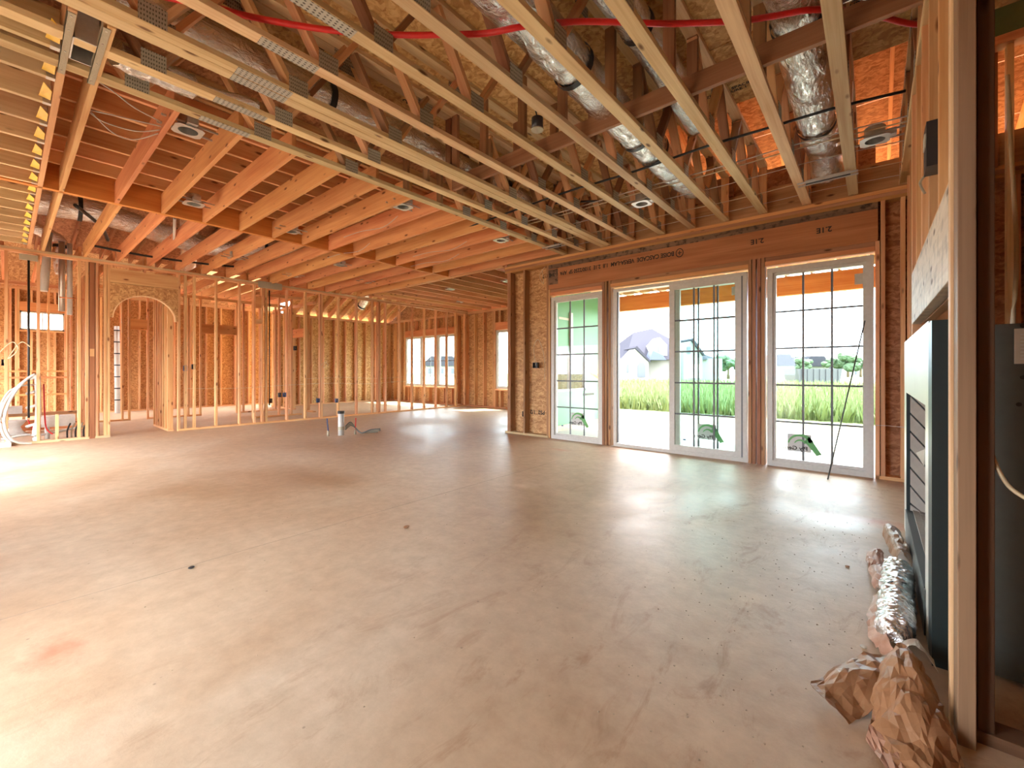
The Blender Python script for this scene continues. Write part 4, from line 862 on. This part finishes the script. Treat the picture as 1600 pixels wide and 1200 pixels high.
st = [[(XA + .06, .30, 1.12), (XA + .1, .18, 1.0), (XA + .16, .04, .72), (XA + .2, -.02, .40), (XA + .2, .03, .16), (XA + .15, .12, .06), (XA + .1, .26, .02)],
      [(XA + .02, .27, 1.08), (XA + .05, .15, .97), (XA + .1, .0, .72), (XA + .12, -.06, .45), (XA + .1, -.03, .2), (XA + .05, .05, .05)],
      [(XA - .05, .30, .95), (XA + .02, .12, .92), (XA + .05, .0, .8), (XA + .05, -.08, .5), (XA, -.1, .1)]]
for k, p in enumerate(st): pipe('white_hose', p, .018 if k < 2 else .012, 'whitem', ['outermost thick white hose curving from the stud to the floor', 'second thick white hose curving beside the outermost one', 'thin white hose of the curved bunch, at the wall side'][k], 'curved white hoses by the plumbing')
pipe('drain_stack', [(XA - .10, .33, 0), (XA - .10, .33, .30), (XA - .10, .34, .55), (XA - .10, .335, .85), (XA - .10, .33, 1.12)], .035, 'whitem', 'white drain stack rising behind the plumbing stud', n=1)
for k, z in enumerate((1.08, .85, .62, .32)):
    tag(MB().tube([(XA - .14, .22, z - .05), (XA - .1, .34, z)], .022, 10).tube([(XA - .145, .215, z - .054), (XA - .14, .222, z - .05)], .025, 10).build('pipe_fitting', M['whitem']), 'white branch fitting on the drain stack, %s from the top' % ORD[k], 'pipe fitting', 'fittings on the drain stack')
pipe('drain_elbow', [(XA - .08, .33, .02), (XA - .05, .31, .12), (XA - .10, .33, .30)], .045, 'whitem', 'flared white drain foot at the slab below the stack')
bx = thing('plumbing_box', 'white plastic plumbing box low behind the studs', 'plumbing box', (XA - .5, .5, .2))
b = MB(); b.box((XA - .65, .38, .22), (XA - .35, .78, .40)); b.build('housing', M['whitem'], bx); MB().tube([(XA - .4, .45, .24), (XA - .36, .45, .02)], .03, 10).build('drain_outlet', M['whitem'], bx)
bx = thing('plumbing_box', 'square white plastic box on the tub deck wall', 'plumbing box', (-12.2, -.3, .5))
MB().box((-12.52, -.05, .36), (-12.33, .2, .5)).build('housing', M['whitem'], bx)
fn = thing('floor_drain', 'white flared drain funnel standing under the tub deck', 'drain', (-11.8, .05, 0))
MB().tube([(-11.8, .1, .02), (-11.8, .1, .08), (-11.8, .1, .16), (-11.8, .1, .24), (-11.8, .1, .28)], [.16, .10, .07, .13, .15], 20).build('funnel', M['whitem'], fn)
pipe('floor_pipe', [(XA - .3, -.05, .08), (XA - .3, .2, .12), (XA - .35, .4, .1), (XA - .5, .7, .14), (XA - .5, .9, .18)], .018, 'whitem', 'white pipe running low behind the bottom plate')
pipe('red_hose', [(XA - .15, .40, .95), (XA - .15, .41, .5), (XA - .12, .43, .22), (XA - .1, .5, .12)], .010, 'redp', 'dark red water hose dropping behind the plumbing stud')
pipe('copper_hose', [(-11.6, .25, .3), (-11.5, .28, .2), (-11.5, .36, .05)], .008, 'redp', 'thin red loop of hose by the tub deck')
md = thing('valve_cluster', 'cluster of dark and steel valves at the foot of the studs', 'valves', (XA - .3, .78, 0))
for k in range(6):
    y = .68 + .05 * k; MB().tube(smooth([(XA - .3, y, .02), (XA - .28 + .02 * (k % 2), y, .15), (XA - .2, y + .03, .27)]), .012, 8).build('riser', M['galvd' if k % 2 else 'blackm'], md)
tag(MB().box((XA - .36, -.12, 0), (XA + .16, .05, .07)).build('plumbing_tray', M['whitem']), 'white plastic tray on the slab under the curved hoses', 'tray')
bd = thing('drain_pipe', 'tall white pipe with black bands beyond the arch', 'pipe', (-15.9, 1.98, 0))
MB().tube([(-15.9, 1.98, 0), (-16.0, 1.98, 2.4)], .06, 14).build('pipe', M['whitem'], bd)
for k in range(7): z = .35 + .32 * k; MB().tube([(-15.9 - .1 * z / 2.4, 1.98, z), (-15.9 - .1 * z / 2.4, 1.98, z + .03)], .066, 12).build('band', M['black'], bd)
pipe('white_pipe', [(-15.2, 1.42, .12), (-15.25, 1.5, .3), (-15.25, 1.5, 2.8)], .045, 'whitem', 'slim white pipe with an elbow seen in the arch beside its jamb')
# ================================================================== ISLAND RISERS
isl = thing('floor_standpipe', 'white plastic standpipe with dark cap rising from the slab', 'pipe', (-7.39, 3.93, 0))
MB().tube([(-7.39, 3.93, 0), (-7.39, 3.93, .41)], .052, 20).build('pipe', M['whitem'], isl)
MB().tube([(-7.39, 3.93, .395), (-7.39, 3.93, .44)], .060, 20).build('cap', M['blackm'], isl)
MB().tube([(-7.39, 3.93, .10), (-7.39, 3.93, .16)], .056, 20, False).build('grey_band', M['galvd'], isl)
cb = thing('conduit_coil', 'bundle of grey flexible conduit lying beside the white standpipe', 'conduit', (-7.15, 4.2, 0))
for k in range(5):
    o_ = .014 * k
    MB().tube(smooth([(-7.33, 3.98, .10 + o_), (-7.33, 4.08, .17 + o_), (-7.3, 4.16, .12), (-7.24 + o_, 4.22, .03), (-7.12 + o_, 4.33, .03 + o_), (-7.02 + o_, 4.45 + .02 * (k % 3), .04 + o_)]), .011, 8).build('conduit', M['galvd'] if k % 2 else M['fpgrey'], cb)
s1 = thing('pipe_stub', 'grey and blue pipe stub standing in the slab before the standpipe', 'pipe stub', (-7.45, 3.72, 0))
MB().tube([(-7.45, 3.72, 0), (-7.45, 3.72, .10)], .02, 10).build('collar', M['galvd'], s1); MB().tube([(-7.45, 3.72, .09), (-7.45, 3.70, .32)], .010, 8).build('tube', M['bluep'], s1)
s2 = thing('pipe_stub', 'red tube stub rising out of the conduit bundle', 'pipe stub', (-7.26, 4.16, 0))
MB().tube([(-7.30, 4.16, 0), (-7.30, 4.16, .09)], .02, 10).build('collar', M['galvd'], s2); MB().tube([(-7.30, 4.16, .08), (-7.30, 4.17, .30)], .009, 8).build('tube', M['redp'], s2)

# ================================================================== FIREPLACE WALL
XF = .21
fw_ = thing('wall_fireplace', 'stud framing around and above the fireplace', 'wall', (XF, 3, 0), kind='structure')
for y in (2.54, 2.95, 3.36, 3.77, 4.15, 4.19): box('stud', (XF, y - .019, 1.86), (XF + .089, y + .019, 3.12), M['stud'], fw_)
for y in (4.15, 4.19): box('jack_stud', (XF, y - .019, .038), (XF + .089, y + .019, 1.86), M['stud'], fw_)
for y in (4.6, 5.0, 5.41, 5.82): box('stud', (XF + .05, y - .019, .038), (XF + .139, y + .019, 3.12), M['stud'], fw_)
for y in (2.08, 2.13, 2.17): box('stud', (XF - .004, y - .019, 0), (XF + .085, y + .019, 3.12), M['pine'], fw_)
box('header', (XF - .003, 2.20, 1.50), (XF + .045, 4.12, 1.85), M['grey'], fw_, 'y')
box('header', (XF + .05, 2.20, 1.50), (XF + .095, 4.12, 1.85), M['stud'], fw_, 'y')
box('rail', (XF, 2.20, 1.85), (XF + .089, 4.14, 1.868), M['stud'], fw_, 'y')
box('top_plate', (XF, 2.0, 3.12), (XF + .1, 6.0, 3.16), M['stud'], fw_, 'y')
# end wall of the chase: boards edge-on to the camera
ec = thing('wall_chase', 'doubled posts at the open end of the fireplace chase', 'wall', (.25, 1.93, 0), kind='structure')
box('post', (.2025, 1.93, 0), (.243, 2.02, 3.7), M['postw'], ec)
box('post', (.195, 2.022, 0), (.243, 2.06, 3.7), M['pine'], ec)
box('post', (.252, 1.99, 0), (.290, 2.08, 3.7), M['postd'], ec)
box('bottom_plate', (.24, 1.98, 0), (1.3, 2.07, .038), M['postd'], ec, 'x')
box('chase_back', (1.30, 1.0, 0), (1.34, 6.1, 3.7), M['brown'], ec)
# unseen shell added behind and above to block sun and shape daylight
tag(MB().box((-1.6, -1.42, 0), (1.9, -1.36, 6.3)).box((-5.9, -1.42, 0), (-3.0, -1.36, 6.3)).box((-3.0, -1.42, 2.3), (-1.6, -1.36, 6.3)).box((-17.2, -1.42, 2.1), (-5.9, -1.36, 6.3)).box((-12.6, -1.42, 0), (-9.8, -1.36, 2.1)).build('wall_back', M['osb']), 'OSB back wall of the room with wide openings to the outside', 'wall', kind='structure')  # added to dim the right foreground; gaps placed to light the floor
tag(MB().box((1.9, -1.4, 0), (1.96, 10.4, 6.4)).build('wall_right', M['osb']), 'OSB wall on the far side of the fireplace chase', 'wall', kind='structure')  # added blocker that keeps the chase and green board dark
tag(MB().prism([(-16.0, -2.2, 6.4), (-16.0, 4.4, 6.4), (-16.0, 10.6, 3.5), (-16.0, 10.6, 3.56), (-16.0, 4.4, 6.46), (-16.0, -2.2, 6.46)], (11.4, 0, 0)).box((-4.6, -2.2, 6.4), (2.0, 4.4, 6.46)).build('roof_main', M['osbp']), 'main roof deck over the whole house', 'roof', kind='structure')  # added blocker against sun patches indoors
# chase structures behind
cs = thing('wall_chase_back', 'tall studs and green board at the back of the fireplace chase', 'wall', (1, 6, 0), kind='structure')
box('stud', (.94, 5.95, .0), (.985, 6.04, 4.2), M['pine'], cs); box('stud', (1.08, 5.95, 0), (1.16, 6.04, 4.2), M['brown'], cs)
box('top_plate', (.55, 5.9, 4.18), (1.6, 6.04, 4.26), M['stud'], cs, 'x')
box('green_board', (.5, 6.3, 4.35), (1.9, 6.32, 5.9), M['greeng'], cs)
box('back_board', (.3, 5.7, 1.4), (.72, 5.72, 3.1), M['red'], cs); box('back_board', (.36, 6.05, 3.1), (.9, 6.07, 4.2), M['brown'], cs)
cable('electrical_cable', [(.46, 2.9, 2.5), (.47, 2.88, 2.1), (.48, 2.86, 1.7), (.47, 2.86, 1.4), (.45, 2.8, 1.2)], .008, M['cable'], 'cream cable curving down inside the fireplace chase')
cable('electrical_cable', [(.27, 2.04, 1.0), (.30, 2.0, .86), (.34, 1.95, .80), (.45, 1.9, .76), (.6, 1.9, .75)], .006, M['cable'], 'cream cable looping out of the chase at knee height')
# fireplace
fp = thing('fireplace', 'black steel fireplace insert with pale face panel and herringbone firebox', 'fireplace', (.2, 3.2, 0))
yA, yB, fx = 2.38, 4.34, .178
b = MB()     # face panel with window opening: top, far jamb, near jamb, bottom rail
oy0, oy1, oz0, oz1 = 2.66, 4.06, .22, 1.02
b.box((fx, yA + .14, oz1), (fx + .02, yB, 1.385)); b.box((fx, oy1 + .03, .0), (fx + .02, yB, oz1)); b.box((fx, yA + .14, .0), (fx + .02, oy0, oz1))
b.build('face_panel', M['fpface'], fp)
b = MB(); b.box((fx - .006, oy0 - .03, .0), (fx + .03, oy1 + .03, .2)); b.build('louvre_base', M['fpgrey'], fp)
MB().box((fx - .004, oy0, .195), (fx + .05, oy1, .205)).build('sill_strip', M['fpdark'], fp)
b = MB(); b.box((fx - .001, oy1, .2), (fx + .08, oy1 + .035, oz1)); b.box((fx + .021, oy0 - .03, oz1), (fx + .08, oy1 + .03, oz1 + .03)); b.build('opening_trim', M['fpdark'], fp)
b = MB(); b.box((fx + .0, yA, .0), (fx + .05, yA + .139, 1.375)); b.build('side_flange', M['fpdark'], fp)
MB().box((fx + .06, yA + .04, .02), (.86, oy0 - .14, 1.35)).build('steel_housing', M['fpgrey'], fp)
MB().box((fx + .085, oy1 + .03, .02), (.86, 4.12, 1.35)).build('steel_housing', M['fpgrey'], fp)
MB().box((fx + .06, oy0 - .14, 1.06), (.86, oy1 + .025, 1.35)).build('steel_top', M['fpgrey'], fp)
MB().box((.70, oy0 - .14, .1), (.86, oy1 + .06, 1.06)).build('firebox_back', M['brickf'], fp)
MB().box((fx + .03, oy0 - .14, .02), (.70, oy1 + .06, .215)).build('firebox_floor', M['brickf'], fp)
# herringbone refractory bricks on the angled far side wall of the firebox
q0, q1 = Vector((fx + .022, oy1 - .005, 0)), Vector((.62, 3.62, 0)); du_ = (q1 - q0).normalized(); nu = Vector((-du_.y, du_.x, 0))
if nu.y > 0: nu = -nu
def wpt(u, z, d=0): return tuple(q0 + du_ * u + nu * d + Vector((0, 0, z)))
MB().prism([wpt(0, .2), wpt(.58, .2), wpt(.58, 1.06), wpt(0, 1.06)], tuple(nu * -.012)).build('firebox_side', M['fpdark'], fp)
CW = .115
for c_ in range(5):
    for r_ in range(-1, 8):
        u0 = c_ * CW; dn = .10 if c_ % 2 == 0 else -.10; zb0 = .16 + r_ * .125 + (.10 if c_ % 2 == 0 else 0) + (.05 if c_ % 2 else 0)
        z_ = [zb0, zb0 - dn, zb0 - dn + .108, zb0 + .108]
        z_ = [min(max(v, .205), 1.055) for v in z_]
        if z_[3] - z_[0] < .02 and z_[2] - z_[1] < .02: continue
        MB().prism([wpt(u0 + .003, z_[0], .001), wpt(u0 + CW - .003, z_[1], .001), wpt(u0 + CW - .003, z_[2] + .001, .001), wpt(u0 + .003, z_[3] + .001, .001)], tuple(nu * .008)).build('firebrick', M['brickf'], fp)
for k in range(9):
    y = oy0 + .02 + k * .155
    for j_ in range(2): MB().box((fx + .06 + j_ * .2, y, .215), (fx + .25 + j_ * .2, y + .145, .222)).build('hearth_brick', M['brickf'], fp)
# paper corner sticking out
MB().prism([(fx + .002, oy0 + .02, .82), (fx - .012, oy0 + .30, .76), (fx, oy0 + .05, .74)], (-.002, 0, 0)).build('paper_tab', M['tape'], fp)
# instruction label on the steel housing
lb = thing('instruction_label', 'pale printed instruction label on the fireplace housing', 'label', (.5, yA + .03, 1.2))
MB().box((.40, yA + .036, 1.20), (.56, yA + .039, 1.33)).build('label_sheet', M['tape'], lb)
for k in range(8): MB().box((.415, yA + .0345, 1.215 + k * .013), (.545 - .02 * (k % 3), yA + .0355, 1.219 + k * .013)).build('printed_line', M['inkgr'], lb)
for k, (x, z) in enumerate(((.42, 1.34), (.42, 1.15), (.41, 1.05), (.43, .8), (.46, .6))): MB().tube([(x, yA + .035, z), (x, yA + .03, z)], .008, 8).build('screw', M['black'], lb)
# switch box high on the fireplace studs
sw = thing('switch_box', 'dark switch box with wires on the studs above the fireplace header', 'switch box', (XF - .01, 2.98, 2.2))
MB().box((XF - .02, 2.78, 2.13), (XF + .05, 2.925, 2.34)).build('housing', M['blackm'], sw)
MB().box((XF - .024, 2.82, 2.24), (XF - .02, 2.90, 2.30)).build('rating_sticker', M['tape'], sw)
MB().tube(smooth([(XF - .01, 2.92, 2.14), (XF - .03, 2.97, 2.12), (XF - .01, 3.0, 2.07)]), .006, 6).build('wire_tail', M['galvd'], sw)

# leaning thin rod at the wide glass panel
tag(MB().tube([(-.375, 5.72, 0), (-.07, 6.06, 1.72)], .007, 6).build('thin_rod', M['fpgrey']), 'thin dark rod leaning against the wide glass panel', 'rod')

# ================================================================== FOIL ROLL AND PAPER ON THE FLOOR
ro = thing('foil_roll', 'crinkled silver foil duct roll lying along the fireplace', 'foil roll', (.105, 2.8, 0))
P = [Vector((.12 - .035 * (1 - t) , 2.36 + .86 * t, .075)) for t in [i / 60 for i in range(61)]]
bmr = MB(); NR, NS = 240, 56; rings = []
for i in range(NR):
    t = i / (NR - 1); c = Vector((.104 - .035 * (1 - t), 2.36 + .86 * t, .075)); ring = []
    for k in range(NS):
        a_ = 2 * math.pi * k / NS; ca, sa = math.cos(a_), math.sin(a_)
        w_ = abs(noise.noise(Vector((t * 26 + ca * .9 + .6 * noise.noise(Vector((t * 9, ca, sa))), sa * 1.6, ca * 1.2)))) * .016 + .006 * noise.noise(Vector((t * 60, ca * 4, sa * 4)))
        q = (.060 + w_) * min(1, .35 + 9 * t, .5 + 14 * (1 - t))
        ring.append(bmr.bm.verts.new(c + Vector((ca * q, 0, sa * q))))
    rings.append(ring)
for A, B in zip(rings, rings[1:]):
    for k in range(NS): f_ = bmr.bm.faces.new((A[k], A[(k + 1) % NS], B[(k + 1) % NS], B[k])); f_.smooth = True
bmr.bm.faces.new(rings[0][::-1]); bmr.bm.faces.new(rings[-1])
bmr.build('foil_jacket', M['foilb'], ro)
MB().tube(smooth([P[30] + Vector((-.075, 0, .0)), P[31] + Vector((-.04, .0, .062)), P[32] + Vector((.02, 0, .068))]), .0025, 5).build('tie_string', M['black'], ro)
def paper(name, grid, mat, label, cr=.02, sub=5, seed=0, thick=.0012):
    """crumpled sheet through a coarse grid of world points"""
    rows = [smooth([Vector(p) for p in r], sub) for r in grid]
    cols = list(zip(*rows)); cols = [smooth(c, sub) for c in cols]
    bm = bmesh.new(); V = []
    for i, c in enumerate(cols):
        line = []
        for j, p in enumerate(c):
            q = p * 9 + Vector((seed, 0, 0)); q += .35 * noise.noise_vector(q * 1.3)
            d = .9 - 2.0 * abs(noise.noise(q * .8)) - 1.2 * abs(noise.noise(q * 2.1)) + .35 * noise.noise(p * 150)
            e = .5 * noise.noise(p * 31 + Vector((0, seed, 0))) if i in (0, len(cols) - 1) or j in (0, len(c) - 1) else 0
            z = max(p.z + d * cr, .004)
            line.append(bm.verts.new((p.x + noise.noise(q * 1.3) * cr * .7 + e * .012, p.y + noise.noise(q * 1.1 + Vector((5, 5, 5))) * cr * .7 + e * .012, z)))
        V.append(line)
    for i in range(len(V) - 1):
        for j in range(len(V[0]) - 1):
            q4 = (V[i][j], V[i + 1][j], V[i + 1][j + 1], V[i][j + 1])
            if (i + j) % 2: bm.faces.new(q4[:3]); bm.faces.new((q4[0], q4[2], q4[3]))
            else: bm.faces.new(q4[1:]); bm.faces.new((q4[0], q4[1], q4[3]))
    mb = MB(); mb.bm.free(); mb.bm = bm
    o = mb.build(name, M[mat]); s = o.modifiers.new('s', 'SOLIDIFY'); s.thickness = thick
    return tag(o, label, 'paper', 'kraft paper by the fireplace')
paper('kraft_paper', [[(-.17, 1.90, .03), (-.10, 2.06, .045), (-.02, 2.17, .06), (.06, 2.24, .06)],
                      [(-.13, 1.83, .03), (-.06, 1.97, .065), (.03, 2.08, .07), (.08, 2.14, .07)],
                      [(-.06, 1.80, .01), (-.0, 1.9, .03), (.05, 1.99, .05), (.09, 2.05, .05)]], 'kraft', 'orange-brown kraft paper flap reaching furthest over the concrete', .016, 5, 1)
paper('kraft_paper', [[(.0, 2.10, .02), (.04, 2.18, .10), (.10, 2.22, .12), (.16, 2.16, .06)],
                      [(-.01, 1.98, .03), (.05, 2.05, .12), (.11, 2.06, .13), (.17, 2.04, .06)],
                      [(-.01, 1.84, .02), (.06, 1.90, .08), (.12, 1.92, .10), (.18, 1.95, .05)],
                      [(.03, 1.74, .01), (.09, 1.76, .05), (.14, 1.80, .05), (.19, 1.86, .03)],
                      [(.07, 1.64, .005), (.12, 1.66, .02), (.16, 1.70, .02), (.205, 1.76, .01)]], 'kraft', 'large crumpled brown kraft sheet heaped beside the chase post', .024, 5, 9)
paper('kraft_paper', [[(-.02, 1.76, .006), (.0, 1.88, .02)], [(.06, 1.60, .006), (.08, 1.72, .02)], [(.12, 1.52, .006), (.17, 1.62, .012)]], 'kraftp', 'dull lower sheet of kraft paper flat on the concrete', .01, 6, 4)
paper('kraft_paper', [[(.05, 3.86, .04), (.07, 3.6, .05), (.10, 3.35, .05)], [(.06, 3.90, .12), (.09, 3.62, .13), (.12, 3.36, .12)], [(.12, 3.90, .11), (.15, 3.62, .12), (.17, 3.38, .10)], [(.13, 3.84, .02), (.16, 3.58, .02), (.175, 3.38, .02)]], 'kraft', 'rolled brown kraft tube end beyond the foil roll', .012, 5, 12)
paper('kraft_paper', [[(-.04, 3.52, .02), (.0, 3.50, .06), (.05, 3.46, .05)], [(-.03, 3.3, .02), (.01, 3.3, .06), (.05, 3.25, .06)], [(-.01, 3.1, .02), (.01, 3.08, .05), (.05, 3.05, .05)], [(.0, 2.95, .01), (.02, 2.93, .04), (.045, 2.9, .05)]], 'kraftp', 'pinkish crumpled paper strip against the far end of the foil roll', .018, 5, 20)
paper('kraft_paper', [[(.0, 2.88, .01), (.035, 2.85, .07)], [(-.02, 2.6, .01), (.03, 2.6, .07)], [(-.01, 2.42, .01), (.04, 2.38, .07)], [(.04, 2.32, .005), (.06, 2.30, .05)]], 'kraftp', 'pale folded paper edge running beside the near half of the foil roll', .014, 6, 30)
paper('kraft_paper', [[(.08, 2.36, .05), (.13, 2.37, .09), (.17, 2.32, .06)], [(.08, 2.25, .06), (.13, 2.26, .12), (.185, 2.23, .06)]], 'kraftw', 'torn whitish paper scrap at the near end of the foil roll', .012, 5, 40)
# floor litter
def chip(x, y, s, mat, label, cat='debris', seed=0):
    bm = bmesh.new(); bmesh.ops.create_icosphere(bm, subdivisions=2, radius=s)
    for v in bm.verts: v.co = v.co * (1 + .5 * noise.noise(v.co * 40 + Vector((seed, 0, 0)))); v.co.z = v.co.z * .35
    zm = min(v.co.z for v in bm.verts)
    for v in bm.verts: v.co += Vector((x, y, -zm))
    mb = MB(); mb.bm.free(); mb.bm = bm; return tag(mb.build('debris_chip', M[mat]), label, cat)
chip(-3.09, .71, .018, 'blackm', 'small black plastic bit alone on the concrete near the control joint', seed=1)
chip(-2.67, 1.93, .022, 'kraft', 'brown dry leaf-like scrap on the open floor', seed=2)
chip(-.86, .66 + .2, .016, 'stud', 'wood splinter chip low in the middle of the floor', seed=3)
chip(-.03, 2.9 - .55, .012, 'tape', 'pale pebble beside the kraft paper', seed=4)
chip(-.12, 3.25, .012, 'kraft', 'brown crumb beside the pinkish paper strip', seed=5)
bm = bmesh.new(); rg = random.Random(11)
for i in range(420):
    u = rg.random(); X, Y = (-.05 - abs(rg.gauss(0, .5)), rg.uniform(1.2, 4.2)) if i % 2 else (rg.uniform(-7, 0), rg.uniform(.3, 5.5))
    s = rg.uniform(.002, .006); a = rg.random() * 3
    p = [(X + s * math.cos(a + t), Y + s * math.sin(a + t), .0) for t in (0, 2.1, 4.2)]
    vs = [bm.verts.new(q) for q in p]; t_ = bm.verts.new((X, Y, s * .7))
    for k in range(3): bm.faces.new((vs[k], vs[(k + 1) % 3], t_))
me = bpy.data.meshes.new('floor_grit'); bm.to_mesh(me); bm.free()
tag(put('floor_grit', me, M['dirt']), 'scattered grit and crumbs on the concrete floor', 'grit', kind='stuff')
